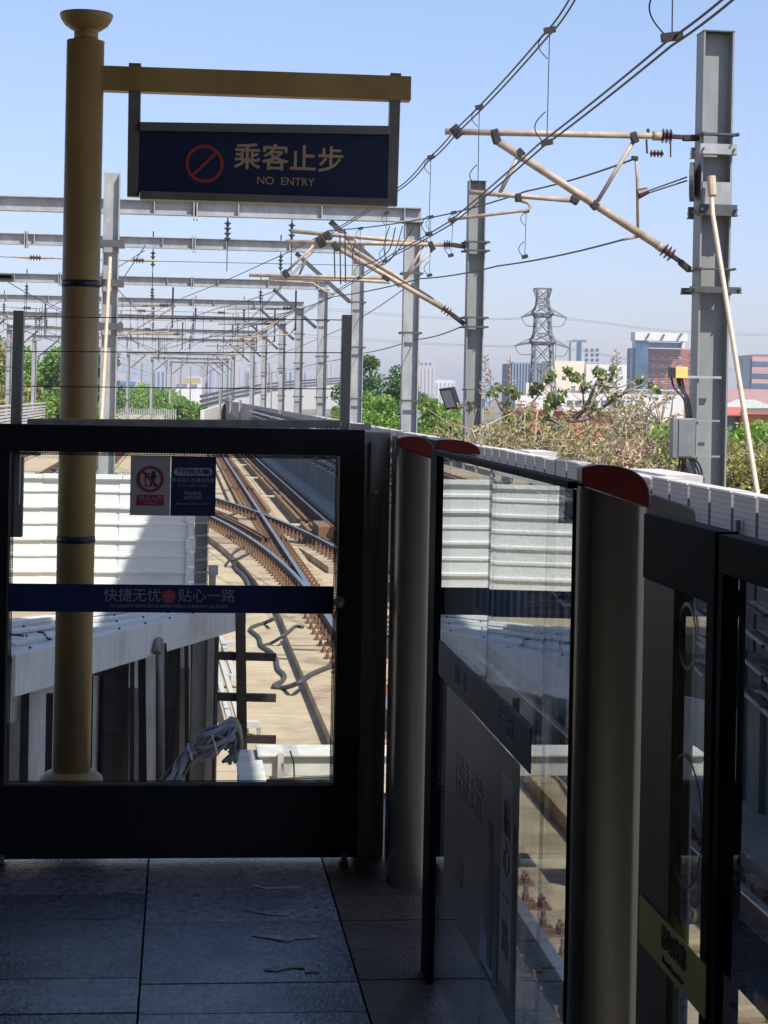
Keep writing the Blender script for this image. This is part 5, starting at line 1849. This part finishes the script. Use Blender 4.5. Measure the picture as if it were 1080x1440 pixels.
# register arms hung below the gantry beams over the tracks
for i, (Y, x0) in enumerate(((75, 2.9), (92, 2.9), (112, 2.8), (136, 2.8), (75, -1.9), (112, -1.5), (92, -8.0), (136, -7.4))):
    t = thing('register_arm', ['thin tan register arms hung under the third gantry over the straight track', 'thin tan register arms hung under the fourth gantry over the straight track',
                               'thin tan register arms hung under the fifth gantry over the straight track', 'thin tan register arms hung under the sixth gantry over the straight track',
                               'thin tan register arms under the third gantry over the middle track', 'thin tan register arms under the fifth gantry over the middle track',
                               'thin tan register arms under the fourth gantry by the trees', 'thin tan register arms under the sixth gantry by the trees'][i], 'register arm', (x0, Y, 5.5), 'register arms under the gantries')
    yy = Y + 0.35
    MB().tube([(x0 - 1.2, yy, 4.9), (x0 + 1.6, yy, 4.95)], 0.04, 8).build('tube', M['tube'], t)
    MB().tube([(x0 - 0.9, yy, 3.75), (x0 + 1.3, yy, 3.95), (x0 + 1.5, yy, 4.2)], 0.03, 8).build('tube', M['tube'], t)
    MB().tube([(x0 + 1.6, yy, 4.95), (x0 - 0.2, yy, 3.85)], 0.035, 8).build('tube', M['tube'], t)
    MB().bar((x0 + 1.5, yy, 5.68), (x0 + 1.5, yy, 4.1), 0.07, 0.07, (0, 1, 0)).build('drop_post', M['galvdark'], t)
    insulator('insulator', (x0 + 1.0, yy, 4.97), (x0 + 1.35, yy, 4.97), 0.10, 3, M['insul'], t)

# ------------------------------------------------------------------ vegetation
def leaf_cloud(name, centers, radii, counts, size, m, parent, rng, flat=0.75, droop=0.0, aspect=1.5):
    """Many separate leaf faces scattered in clumps (one part: a crown)."""
    V, F = [], []
    base = 0
    allv, allf = [], []
    for c, r, n in zip(centers, radii, counts):
        u = rng.normal(size=(n, 3))
        u /= np.linalg.norm(u, axis=1)[:, None]
        rad = rng.random(n) ** 0.45
        r3 = np.array(r if hasattr(r, '__len__') else (r, r, r * flat))
        p = np.array(c) + u * rad[:, None] * r3
        a = rng.normal(size=(n, 3))
        a[:, 2] -= droop
        a /= np.linalg.norm(a, axis=1)[:, None]
        b = np.cross(a, rng.normal(size=(n, 3)))
        b /= np.linalg.norm(b, axis=1)[:, None]
        s = size * (0.6 + 0.8 * rng.random(n))[:, None]
        L, W = a * s * aspect / 2, b * s / 2
        nn_ = np.cross(a, b) * s * 0.18
        quad = np.stack([p - L, p + W + nn_, p + L, p - W + nn_], axis=1)
        allv.append(quad.reshape(-1, 3))
        idx = np.arange(n * 4).reshape(n, 4) + base
        base += n * 4
        allf.append(idx)
    v = np.concatenate(allv)
    f = np.concatenate(allf)
    me = bpy.data.meshes.new(name)
    me.vertices.add(len(v))
    me.vertices.foreach_set('co', (v - np.array(world_loc(parent))).astype(np.float32).ravel())
    me.loops.add(f.size)
    me.loops.foreach_set('vertex_index', f.astype(np.int32).ravel())
    me.polygons.add(len(f))
    me.polygons.foreach_set('loop_start', np.arange(0, f.size, 4, dtype=np.int32))
    me.polygons.foreach_set('loop_total', np.full(len(f), 4, dtype=np.int32))
    me.materials.append(m)
    me.update(calc_edges=True)
    o = bpy.data.objects.new(name, me)
    C.objects.link(o)
    o.parent = parent
    return o


def green_tree(label, base, top, width, m, seed, nleaf=5000, size=0.22, group=None, name='leafy_tree', low=0.25, trunk_r=0.14, dens=2.6):
    rng = np.random.default_rng(seed)
    r_ = random.Random(seed)
    b = Vector(base)
    t = thing(name, label, 'tree', b, group)
    H = top - b.z
    tips = []
    mb = MB()
    lean = Vector((r_.uniform(-.05, .05), r_.uniform(-.05, .05), 1))
    trunk = [b + lean * (H * k / 6) + Vector((r_.uniform(-.1, .1), r_.uniform(-.1, .1), 0)) * (k > 0) for k in range(6)]
    mb.tube(trunk, [trunk_r * (1 - k / 7.0) for k in range(6)], 8)
    for k in range(14):
        h = low + (0.92 - low) * r_.random()
        p0_ = b + lean * (H * h * 0.85)
        a = r_.uniform(0, 2 * math.pi)
        R_ = width / 2 * (1.05 - abs(h - 0.5) * 1.1) * r_.uniform(0.6, 1.0)
        p2 = p0_ + Vector((math.cos(a) * R_, math.sin(a) * R_, H * 0.12 * r_.uniform(0.3, 1.3)))
        mid_ = (p0_ + p2) / 2 + Vector((0, 0, -0.1 * R_))
        mb.tube([p0_, mid_, p2], [trunk_r * 0.35, trunk_r * 0.22, trunk_r * 0.1], 5)
        tips.append(p2)
        tips.append(mid_ + Vector((0, 0, 0.25 * R_)))
    tips.append(trunk[-1] + lean * H * 0.08)
    tips.append(trunk[-1])
    mb.build('trunk', M['bark'], t, smooth=True)
    cr = [width * r_.uniform(0.10, 0.24) for _ in tips]
    ct = [max(20, int(nleaf * dens * (c / sum(cr)))) for c in cr]
    leaf_cloud('crown', [tuple(p) for p in tips], cr, ct, size * 0.58, m, t, rng)
    return t


# trees behind the mast line, between gantry columns and masts
G1 = 'leafy trees behind the gantry columns'
for i, (x, yt, Y, wd, m, n, lab) in enumerate((
        (528, 482, 92, 4.4, 'leafdark', 5200, 'dark crowned tree tallest beside the second gantry column'),
        (505, 540, 84, 3.4, 'leaf', 3600, 'light green tree filling the gap by the dark fence post'),
        (548, 545, 80, 3.8, 'leaf', 4200, 'light green tree below the dark crowned tree'),
        (592, 545, 78, 3.6, 'leaf', 4200, 'light green tree just past the nearest gantry column'),
        (622, 568, 70, 3.2, 'leaf', 3600, 'bright bushy tree behind the floodlight'),
        (556, 503, 96, 3.6, 'leafdark', 3600, 'dark tree crown peeping behind the nearest gantry column'),
        (470, 560, 110, 3.2, 'leaf', 2600, 'small light tree seen between third and second gantry columns'))):
    p_ = at(x, yt, Y)
    green_tree(lab, (p_.x, Y, GZ), p_.z, wd, M[m], 100 + i, n, 0.20, G1, low=0.35)
# trees on the far side of the yard
for i, (x, yt, Y, wd, m, n, lab) in enumerate((
        (6, 478, 168, 9, 'leafolive', 4200, 'olive leafed tree at the picture edge beyond the outer barrier'),
        (38, 488, 176, 8, 'leaf', 4200, 'light green tree behind the grey wire guard post'),
        (74, 482, 170, 9, 'leaf', 4800, 'light green tree just before the ochre post'),
        (110, 478, 180, 9, 'leafdark', 4200, 'dark green tree hidden partly by the ochre post'),
        (-30, 470, 180, 10, 'leafdark', 3000, 'dark tree mostly out of the picture past the yard'))):
    p_ = at(x, yt, Y)
    green_tree(lab, (p_.x, Y, GZ), p_.z, wd, M[m], 200 + i, n, 0.42, 'trees beyond the outer barrier', low=0.3, trunk_r=0.2)
for i, (x, yt, Y, wd, lab) in enumerate((
        (178, 546, 300, 12, 'distant low tree behind the slat fence next to the mast'), (205, 541, 310, 12, 'distant low tree in the middle behind the slat fence'),
        (232, 545, 300, 10, 'distant low tree at the end of the slat fence'), (262, 562, 230, 7, 'low green tree before the pale viaduct ramp'), (288, 570, 200, 5, 'smallest green tree at the foot of the viaduct ramp'))):
    p_ = at(x, yt, Y)
    green_tree(lab, (p_.x, Y, GZ), p_.z, wd, M['leaf'], 300 + i, 2600, 0.5, 'distant trees behind the slat fence', low=0.3, trunk_r=0.2)


# bare branched broad leaf tree behind the barrier wall
bt = thing('broadleaf_tree', 'bare branched tree with a few drooping clusters of broad leaves', 'tree', (7.2, 33, GZ))
TY = 33.0
mb = MB()
rng = np.random.default_rng(5)
tr0 = at(770, 690, TY)
P_ = lambda x, y, dy=0.0: at(x, y, TY + dy)
limbs = [
    ([(735, 690), (738, 640), (722, 600), (706, 575), (696, 556)], 0.16),
    ([(738, 640), (756, 612), (770, 590), (775, 566)], 0.09),
    ([(752, 660), (765, 610), (800, 592), (822, 575), (838, 540), (845, 525)], 0.12),
    ([(800, 592), (826, 588), (852, 570), (880, 552), (905, 540)], 0.08),
    ([(765, 610), (772, 590), (788, 596), (806, 588), (820, 575), (818, 540), (814, 528)], 0.06),
    ([(822, 575), (850, 540), (862, 522)], 0.05),
    ([(722, 600), (742, 575), (757, 556), (775, 532)], 0.05),
    ([(706, 575), (716, 560), (719, 545)], 0.04),
    ([(852, 570), (866, 560), (880, 575), (900, 590)], 0.04),
    ([(850, 640), (880, 620), (910, 608), (940, 590), (946, 560)], 0.07),
    ([(880, 620), (920, 618), (944, 610)], 0.05),
    ([(752, 660), (800, 640), (850, 640)], 0.09),
    ([(838, 540), (870, 545), (900, 533), (922, 543)], 0.03)]
for pts, r in limbs:
    q_ = smooth_path([P_(x, y, rh.uniform(-.4, .4)) for x, y in pts], 4)
    mb.tube(q_, [0.55 * r * (1 - 0.8 * k / len(q_)) for k in range(len(q_))], 7)
mb.tube([(tr0.x - 0.4, TY, GZ), P_(740, 700), P_(735, 690)], [0.25, 0.18, 0.16], 8)
mb.tube([(tr0.x - 0.2, TY, GZ), P_(756, 700), P_(752, 660)], [0.25, 0.16, 0.13], 8)
mb.build('trunk', M['bark'], bt, smooth=True)
cl = [(693, 551), (700, 546), (717, 549), (724, 554), (757, 547), (748, 552), (775, 527), (770, 532), (812, 532), (806, 530), (841, 522), (846, 526), (863, 522), (858, 530), (735, 588), (741, 582),
      (766, 592), (776, 560), (783, 566), (712, 572), (742, 612), (735, 606), (901, 534), (921, 546), (862, 560), (790, 556), (800, 520), (850, 545), (824, 545), (716, 590), (703, 604), (770, 575), (838, 575)]
leaf_cloud('crown', [tuple(P_(x, y, rh.uniform(-.5, .5))) for x, y in cl], [(0.11, 0.14, 0.10)] * len(cl), [17] * len(cl), 0.088, M['leafbig'], bt, rng, droop=1.0, aspect=1.5)


def dry_shrub(label, x0, x1, ytop, Y, seed, ntwig=260, nleaf=900, mleaf='leafdry', msize=0.07, group='dry shrubs behind the barrier wall', depth=2.0, name='dry_shrub', ybot=690):
    r_ = random.Random(seed)
    rng = np.random.default_rng(seed)
    a, b = at(x0, ybot, Y), at(x1, ybot, Y)
    t = thing(name, label, 'shrub', ((a.x + b.x) / 2, Y, GZ), group)
    mb = MB()
    cs = []
    zt_ = at((x0 + x1) / 2, ytop, Y).z
    zb_ = at((x0 + x1) / 2, ybot + 25, Y).z
    nst = 9
    stems = []
    for k in range(nst):
        x = a.x + (b.x - a.x) * (k + 0.5) / nst
        y = Y + r_.uniform(-depth / 2, depth / 2)
        top = Vector((x + r_.uniform(-.6, .6), y, zb_ + (zt_ - zb_) * r_.uniform(0.55, 0.95)))
        bs = Vector(((a.x + b.x) / 2 + (x - (a.x + b.x) / 2) * 0.5, Y + (y - Y) * .4, GZ))
        midp = Vector(((x + bs.x) / 2 + r_.uniform(-.2, .2), y, zb_ - 0.5))
        stems.append((midp, top))
        mb.tube([bs, midp, (midp + top) / 2 + Vector((r_.uniform(-.15, .15), 0, 0)), top], [0.07, 0.045, 0.03, 0.012], 5)
    for k in range(ntwig):
        m0, m1 = stems[r_.randrange(nst)]
        f = r_.uniform(0.15, 1.0)
        p0_ = m0 + (m1 - m0) * f
        d = Vector((r_.gauss(0, 1), r_.gauss(0, 0.8), r_.gauss(0.5, 0.7)))
        d.normalize()
        L = r_.uniform(0.35, 1.0)
        p1 = p0_ + d * L * 0.5 + Vector((r_.uniform(-.08, .08), 0, 0))
        p2 = p0_ + d * L + Vector((r_.uniform(-.15, .15), 0, r_.uniform(-.1, .15)))
        p2.z = min(p2.z, zt_ + 0.2)
        mb.tube([p0_, p1, p2], [0.015, 0.011, 0.006], 3, cap=False)
        cs.append(tuple(p2))
        cs.append(tuple(p1))
    mb.build('stems', M['twig'], t)
    k_ = max(1, nleaf // len(cs))
    leaf_cloud('foliage', cs, [0.15] * len(cs), [int(k_ * 2.2) + 1] * len(cs), msize * 0.52, M[mleaf], t, rng, aspect=1.9)
    return t


for i, (x0, x1, yt, Y, ml, nt2, nl, lab) in enumerate((
        (672, 722, 592, 30, 'leafolive', 220, 1700, 'olive dry shrub right behind the doubled cantilever mast'),
        (705, 770, 614, 31, 'leafolive', 280, 2600, 'pale brown dry shrub under the broad leaf tree trunk'),
        (765, 830, 606, 34, 'leafolive', 280, 1700, 'thin brown twiggy shrub before the red brick shed'),
        (815, 885, 554, 35, 'leafolive', 300, 1000, 'tall brown twiggy shrub before the white low building'),
        (870, 950, 572, 32, 'leafolive', 330, 1900, 'olive and brown shrub beside the grey cabinet'),
        (880, 960, 646, 25, 'leafdry', 300, 4200, 'low rust brown shrub at the foot of the tallest mast'),
        (780, 890, 634, 30, 'leafolive', 360, 1900, 'grey brown tangled shrub above the wide red cap'),
        (600, 660, 590, 60, 'leafolive', 200, 1600, 'yellowish shrub behind the two red capped posts'))):
    dry_shrub(lab, x0, x1, yt, Y, 400 + i, nt2, nl, ml)
for i, (x0, x1, yt, Y, ml, lab) in enumerate(((1008, 1060, 632, 24, 'leaf', 'green leafy shrub behind the pale stay rod'), (1050, 1110, 625, 25, 'leaf', 'green leafy shrub at the picture edge past the stay rod'),
                                            (1000, 1050, 655, 22.5, 'leafolive', 'straw coloured weeds between mast and stay rod'))):
    dry_shrub(lab, x0, x1, yt, Y, 500 + i, 200, 5200, ml, 0.075, 'green shrubs around the stay rod', name='green_shrub')
for i, (x, yt, lab) in enumerate(((683, 500, 'tall thin seed stalk'), (718, 500, 'tall thin seed stalk'), (690, 520, 'tall thin seed stalk'), (868, 488, 'tall thin seed stalk'), (862, 500, 'tall thin seed stalk'))):
    p_ = at(x, yt, 36)
    t = thing('seed_stalk', 'tall thin seed stalk rising over the dry shrubs', 'plant', (p_.x, 36, GZ), 'seed stalks over the dry shrubs')
    mb = MB()
    mb.tube([(p_.x, 36, GZ), p_], [0.02, 0.006], 4)
    rs_ = random.Random(600 + i)
    for k in range(34):
        z_ = p_.z - 0.03 - k * 0.022
        w_ = 0.05 + 0.09 * (k / 34)
        a = rs_.uniform(0, 6.28)
        mb.tube([(p_.x, 36, z_), (p_.x + math.cos(a) * w_, 36 + math.sin(a) * w_, z_ + 0.05)], [0.006, 0.011], 3)
    mb.build('stalk', M['twig'], t)
dry_shrub('brown dry shrub behind the third gantry column', 425, 452, 570, 85, 520, 200, 900, 'leafdry', 0.12, 'dry shrubs by the gantry columns')

# ------------------------------------------------------------------ town beyond
def bld(name, label, cat, x0, x1, ytop, Y, depth, m, group=None):
    p0_, p1_ = at(x0, ytop, Y), at(x1, ytop, Y)
    t = thing(name, label, cat, ((p0_.x + p1_.x) / 2, Y, GZ), group)
    MB().box(p0_.x, p1_.x, Y, Y + depth, GZ, p0_.z).build('wall', m, t)
    return t


def pane(t, name, x0, x1, y0, y1, Y, m, out=0.12, parent=None):
    a, b = at(x0, y0, Y), at(x1, y1, Y)
    return MB().box(a.x, b.x, Y - out, Y - 0.002, b.z, a.z).build(name, m, t)


BY_ = 800
t = bld('brick_tower', 'tall red brick tower with blue glass corner and white crown', 'office tower', 906, 985, 490, BY_, 30, M['brick'])
pane(t, 'glass_corner', 889, 905.5, 478, 560, BY_ - 2, M['blueglass'], 6)
pane(t, 'side_wall', 882, 888.8, 490, 560, BY_ - 1, M['bluewall'], 6)
pane(t, 'glass_storey', 906, 957, 481, 489.7, BY_, M['blueglass'], 1)
cr_ = pane(t, 'crown', 887, 960, 467.5, 480.8, BY_ - 1, M['towerwhite'], 8)
pane(t, 'crown_return', 957.2, 961, 480.8, 490, BY_ - 1, M['towerwhite'], 2)
for r_i in range(7):
    for xx in (918, 930, 943, 955, 972):
        w_ = pane(t, 'window', xx - 2.4, xx + 2.4, 497 + r_i * 11.3, 502.5 + r_i * 11.3, BY_, M['window'], 0.3)
        pane(w_, 'sill', xx - 2.8, xx + 2.8, 502.5 + r_i * 11.3, 503.5 + r_i * 11.3, BY_, M['towerwhite'], 0.5)
    pane(t, 'course', 906.2, 984, 505.5 + r_i * 11.3, 506.2 + r_i * 11.3, BY_, M['pinkwall'], 0.15)
for (x, y0, y1) in ((909, 469, 476), (930, 470, 478), (955, 469, 474)):
    MB().bar(at(x, y1, BY_ - 10), at(x + 4, y0, BY_ - 10), 0.8, 0.8).build('roof_fin', M['window'], cr_)

t = bld('low_building', 'long white low building with square windows before the brick tower', 'building', 790, 962, 549, 480, 12, M['towerwhite'])
pane(t, 'parapet', 789, 963, 546.5, 549, 480, M['towerwhite'], 0.6)
for k in range(9):
    pane(t, 'window', 882 + k * 12 - 84, 889 + k * 12 - 84, 563, 571, 480, M['window'], 0.2)
t = bld('grey_tower', 'pale grey office block with a blue glass strip behind the pylon', 'office block', 803, 845, 479, 1000, 25, M['towergrey'])
pane(t, 'glass_strip', 812, 817, 481, 512, 1000, M['blueglass'], 0.5)
pane(t, 'roof_edge', 804, 825, 477.5, 479, 1000, M['window'], 0.5)
pane(t, 'side_block', 781, 802.5, 480, 520, 1003, M['towergrey'], 2)
for k in range(5):
    for xx in (825, 833, 840):
        pane(t, 'window', xx - 2, xx + 2, 490 + k * 7, 493.5 + k * 7, 1000, M['window'], 0.3)
t = bld('slatted_building', 'dark slate blue block with upright ribs beside the pylon', 'building', 719, 780, 511, 700, 20, M['bluewall'])
for k in range(15):
    pane(t, 'rib', 720 + k * 4.1, 721.3 + k * 4.1, 509.5, 570, 700, M['ribblue'], 0.6)
t = bld('cream_building', 'pale cream block with few small windows behind the leafy tree', 'building', 776, 822, 507, 520, 15, M['cream'])
pane(t, 'lower_wing', 738, 775.5, 538, 580, 518, M['cream'], 2)
pane(t, 'upper_wing', 822.5, 878, 512, 580, 523, M['towerwhite'], 2)
for (x, y) in ((793, 532), (806, 546), (806, 560), (840, 540), (848, 552), (760, 556)):
    pane(t, 'window', x - 3, x + 3, y - 3, y + 3, 515.5 if x > 776 and x < 822 else 515.5, M['window'], 0.2)
t = bld('blue_hall', 'slate blue flat hall behind the seed stalk and cream block', 'building', 826, 856, 514, 640, 20, M['bluewall'])

t = bld('brick_shed', 'orange red painted shed with dark opening behind the dry shrubs', 'shed', 735, 868, 577, 150, 8, M['brickshed'])
pane(t, 'eaves', 733, 870, 574.5, 577, 150, M['redroof'], 0.6)
pane(t, 'opening', 775, 800, 590, 606, 150, M['window'], 0.05)
rs_ = thing('roof_sign', 'red lettered sign board standing on a white parapet above the orange shed', 'sign', at(740, 575, 170))
pane(rs_, 'board', 724, 762, 556, 577, 172, M['towerwhite'], 0.4)
text_mesh('lettering', '五金', 1.05, (at(743, 571, 171).x, 171.4, at(743, 571, 171).z), M['signred'], rs_, depth=0.03)
bb = thing('billboard', 'small blue and yellow board at the edge of the doubled cantilever mast', 'billboard', at(681, 556, 300))
pane(bb, 'panel', 676, 684, 548, 566, 300, M['bluesheet'], 0.4)
pane(bb, 'yellow_patch', 676, 681.5, 552, 561, 299.5, M['signyellow'], 0.2)
MB().bar(at(680, 566, 300.3), (at(680, 566, 300.3).x, 300.3, GZ), 0.4, 0.4).build('leg', M['galv'], bb)

t = bld('red_shop', 'low red brick shop with tiled lean-to roof behind the stay rod', 'shop', 1042, 1100, 582, 140, 10, M['brickshed'])
pane(t, 'fascia', 1041, 1101, 578, 582, 140, M['redroof'], 0.4)
pane(t, 'annex', 1006, 1041, 584, 620, 141, M['window'], 0.3)
m_ = MB()
a_, b_ = at(1004, 585, 139.5), at(1042, 585, 139.5)
c_, d2 = at(1042, 574, 143), at(1004, 574, 143)
m_.poly3([a_, b_, c_, d2], -0.1)
m_.build('roof', M['redroof'], t)
pane(t, 'parapet', 1004, 1046, 568, 574, 143.4, M['towerwhite'], 0.3)
t = bld('pink_hall', 'flat pink rendered hall beyond the red shop', 'hall', 1004, 1064, 546, 420, 20, M['pinkwall'])
pane(t, 'wing', 1002, 1020, 552, 575, 418, M['pinkwall'], 2)
t = bld('white_house', 'small white gabled house at the picture edge beyond the red shop', 'house', 1040, 1090, 573, 260, 8, M['towerwhite'])
a_, b_, c_ = at(1034, 574, 259.5), at(1092, 574, 259.5), at(1062, 562, 259.5)
MB().add([a_, b_, c_] + [p + Vector((0, 9, 0)) for p in (a_, b_, c_)], [(0, 1, 2), (5, 4, 3), (0, 2, 5, 3), (1, 4, 5, 2), (0, 3, 4, 1)]).build('roof', M['whiteold'], t)
t = bld('grey_office', 'grey and brown office block with long glass bands at the picture edge', 'office block', 1058, 1100, 499, 900, 25, M['pinkwall'])
for y_ in (511, 528, 542):
    pane(t, 'glass_band', 1058.5, 1099, y_ - 3, y_ + 4, 900, M['blueglass'], 0.4)
pane(t, 'parapet', 1057, 1101, 497.5, 499, 900, M['window'], 0.6)
pane(t, 'side_block', 1043, 1057.8, 505, 545, 903, M['bluewall'], 2)

# pale towers fading far down the line
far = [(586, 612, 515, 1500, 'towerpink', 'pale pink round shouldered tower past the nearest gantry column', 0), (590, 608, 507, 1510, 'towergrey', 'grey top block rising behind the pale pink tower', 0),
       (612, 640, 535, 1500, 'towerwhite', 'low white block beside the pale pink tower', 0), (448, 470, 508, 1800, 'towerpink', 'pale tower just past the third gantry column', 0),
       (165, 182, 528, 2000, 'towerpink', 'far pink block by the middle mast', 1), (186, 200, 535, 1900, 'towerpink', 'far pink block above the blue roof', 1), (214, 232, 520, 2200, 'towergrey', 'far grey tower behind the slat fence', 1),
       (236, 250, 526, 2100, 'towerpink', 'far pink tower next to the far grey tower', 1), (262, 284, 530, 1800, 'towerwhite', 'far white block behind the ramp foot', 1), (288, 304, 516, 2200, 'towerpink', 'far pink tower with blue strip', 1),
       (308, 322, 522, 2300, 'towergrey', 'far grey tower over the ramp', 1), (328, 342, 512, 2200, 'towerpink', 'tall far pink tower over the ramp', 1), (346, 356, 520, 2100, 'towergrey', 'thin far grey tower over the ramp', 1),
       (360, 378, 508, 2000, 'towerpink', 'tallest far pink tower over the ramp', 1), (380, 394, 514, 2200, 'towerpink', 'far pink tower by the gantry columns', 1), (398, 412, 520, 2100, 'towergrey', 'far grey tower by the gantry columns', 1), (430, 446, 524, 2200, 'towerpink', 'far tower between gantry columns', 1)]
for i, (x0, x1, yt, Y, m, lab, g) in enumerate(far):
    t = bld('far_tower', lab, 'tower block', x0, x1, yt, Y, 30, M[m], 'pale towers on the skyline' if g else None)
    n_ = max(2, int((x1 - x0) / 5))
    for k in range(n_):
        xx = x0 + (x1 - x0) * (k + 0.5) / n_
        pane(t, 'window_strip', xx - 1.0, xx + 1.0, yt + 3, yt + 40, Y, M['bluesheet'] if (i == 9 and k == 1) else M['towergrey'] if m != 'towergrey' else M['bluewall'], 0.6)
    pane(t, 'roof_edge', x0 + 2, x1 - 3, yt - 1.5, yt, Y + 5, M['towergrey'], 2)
t = bld('blue_roof_shed', 'low shed with bright blue sheet roof behind the middle mast', 'shed', 164, 190, 540, 700, 15, M['towerwhite'])
pane(t, 'roof', 163, 191, 536, 541, 700, M['bluesheet'], 2)
t = thing('yellow_signboard', 'yellow rooftop signboard far behind the line masts', 'signboard', at(265, 536, 900))
for (a, b) in ((250, 255), (259, 266), (270, 280)):
    pane(t, 'board', a, b, 531, 539, 900, M['signyellow'], 0.5)
pane(t, 'block', 248, 283, 540, 572, 902, M['towerwhite'], 1)

# pale railway ramp rising in the distance
vr = thing('viaduct_ramp', 'pale concrete viaduct ramp rising behind the gantry columns', 'viaduct', (8, 260, GZ))
A_ = [at(282, 577, 175), at(330, 563, 215), at(372, 554, 250), at(420, 547, 300), at(480, 541, 360)]
mb = MB()
mb.sweep([(p.x, p.y, 0) for p in A_], [(0, 0), (0.01, 0), (0.01, 0.001), (0, 0.001)])
mb = MB()
for a, b in zip(A_[:-1], A_[1:]):
    vs = [a, b, Vector((b.x, b.y, b.z - 4.5)), Vector((a.x, a.y, a.z - 3.2))]
    vs += [v + Vector((0.35, 0.2, 0)) for v in vs]
    mb.add(vs, [(0, 1, 2, 3), (7, 6, 5, 4), (0, 4, 5, 1), (1, 5, 6, 2), (2, 6, 7, 3), (3, 7, 4, 0)])
mb.build('side_wall', M['frame_white'], vr)
mb = MB()
for dz in (0.35, 0.8, 1.25):
    for a, b in zip(A_[:-1], A_[1:]):
        mb.bar(a + Vector((0, 0, dz)), b + Vector((0, 0, dz)), 0.2, 0.26)
mb.build('parapet_rail', M['galvdark'], vr)

# ------------------------------------------------------------------ power pylon
py = thing('power_pylon', 'lattice steel power pylon with two short arm levels', 'pylon', at(765, 560, 350))
PYY = 350
cxp = lambda y: at(763, y, PYY)
mb = MB()
levels = [(640, 2.6), (560, 2.15), (512, 1.75), (485, 1.6), (481, 2.05), (469, 1.45), (446, 1.25), (441, 1.75), (430, 1.1), (420, 0.95), (406, 1.4)]
rings = []
for y_, h_ in levels:
    c_ = cxp(y_)
    if y_ == 640:
        c_.z = GZ
    rings.append([c_ + Vector((sx * h_, sy * h_, 0)) for sx, sy in ((-1, -1), (1, -1), (1, 1), (-1, 1))])
for a, b in zip(rings[:-1], rings[1:]):
    nsub = max(1, round((b[0].z - a[0].z) / 3.2))
    for s in range(nsub):
        p = [a[i].lerp(b[i], s / nsub) for i in range(4)]
        q = [a[i].lerp(b[i], (s + 1) / nsub) for i in range(4)]
        for i in range(4):
            j = (i + 1) % 4
            mb.bar(p[i], q[i], 0.3, 0.3, (0, 1, 0))
            mb.bar(p[i], q[j], 0.16, 0.16, (0, 1, 0))
            mb.bar(p[j], q[i], 0.16, 0.16, (0, 1, 0))
            mb.bar(q[i], q[j], 0.18, 0.18)
mb.build('lattice', M['pylon'], py)
for yb_, tips in ((441, ((733, 446), (797, 447))), (481, ((724, 486), (800, 489)))):
    for tx_, ty_ in tips:
        mb = MB()
        s = -1 if tx_ < 763 else 1
        root = cxp(yb_) + Vector((s * 1.0, 0, 0))
        mb.bar(root + Vector((0, -0.8, 0)), at(tx_, ty_, PYY), 0.3, 0.3)
        mb.bar(root + Vector((0, 0.8, 0.2)), at(tx_, ty_, PYY), 0.3, 0.3)
        mb.bar(root + Vector((0, 0, 1.2)), at(tx_, ty_, PYY), 0.18, 0.18)
        mb.build('arm', M['pylon'], py)
        MB().tube(smooth_path([at(tx_, ty_, PYY), at(tx_ + (-s) * 8, ty_ + 12, PYY), at(763 + s * 8, yb_ + 17, PYY)], 5), 0.07, 4).build('jumper', M['pylon'], py)
for i, (pts, lab) in enumerate((([(733, 446), (700, 448), (600, 445), (420, 430)], 'upper power line running from the pylon towards the gantries'), ([(724, 486), (690, 486), (600, 482), (420, 470)], 'lower power line running from the pylon towards the gantries'),
                                ([(797, 447), (860, 455), (960, 466), (1120, 470)], 'upper power line running from the pylon over the brick tower'), ([(800, 489), (860, 500), (960, 516), (1120, 520)], 'lower power line running from the pylon over the brick tower'))):
    t = thing('power_line', lab, 'power line', at(pts[0][0], pts[0][1], PYY))
    for dy in (0, 4):
        w = [at(x, y + dy * (0.4 + abs(k - 1) * .2), PYY + (0 if k == 0 else 6 * k)) for k, (x, y) in enumerate(pts)]
        MB().tube(smooth_path(w, 5), 0.028, 4, cap=False).build('strand', M['pylon'], t)

# ------------------------------------------------------------------ air
hm = bpy.data.materials.new('haze_air')
hm.use_nodes = True
hn = hm.node_tree
hn.nodes.remove(hn.nodes["Principled BSDF"])
pv_ = hn.nodes.new("ShaderNodeVolumePrincipled")
pv_.inputs["Color"].default_value = (0.87, 0.915, 1.0, 1)
pv_.inputs["Density"].default_value = 0.00027
pv_.inputs["Anisotropy"].default_value = 0.2
hn.links.new(pv_.outputs[0], hn.nodes["Material Output"].inputs["Volume"])
hz = MB().box(-2510, 2510, -310, 4610, GZ - 1.5, 48).build('haze', hm)
hz['kind'] = 'stuff'
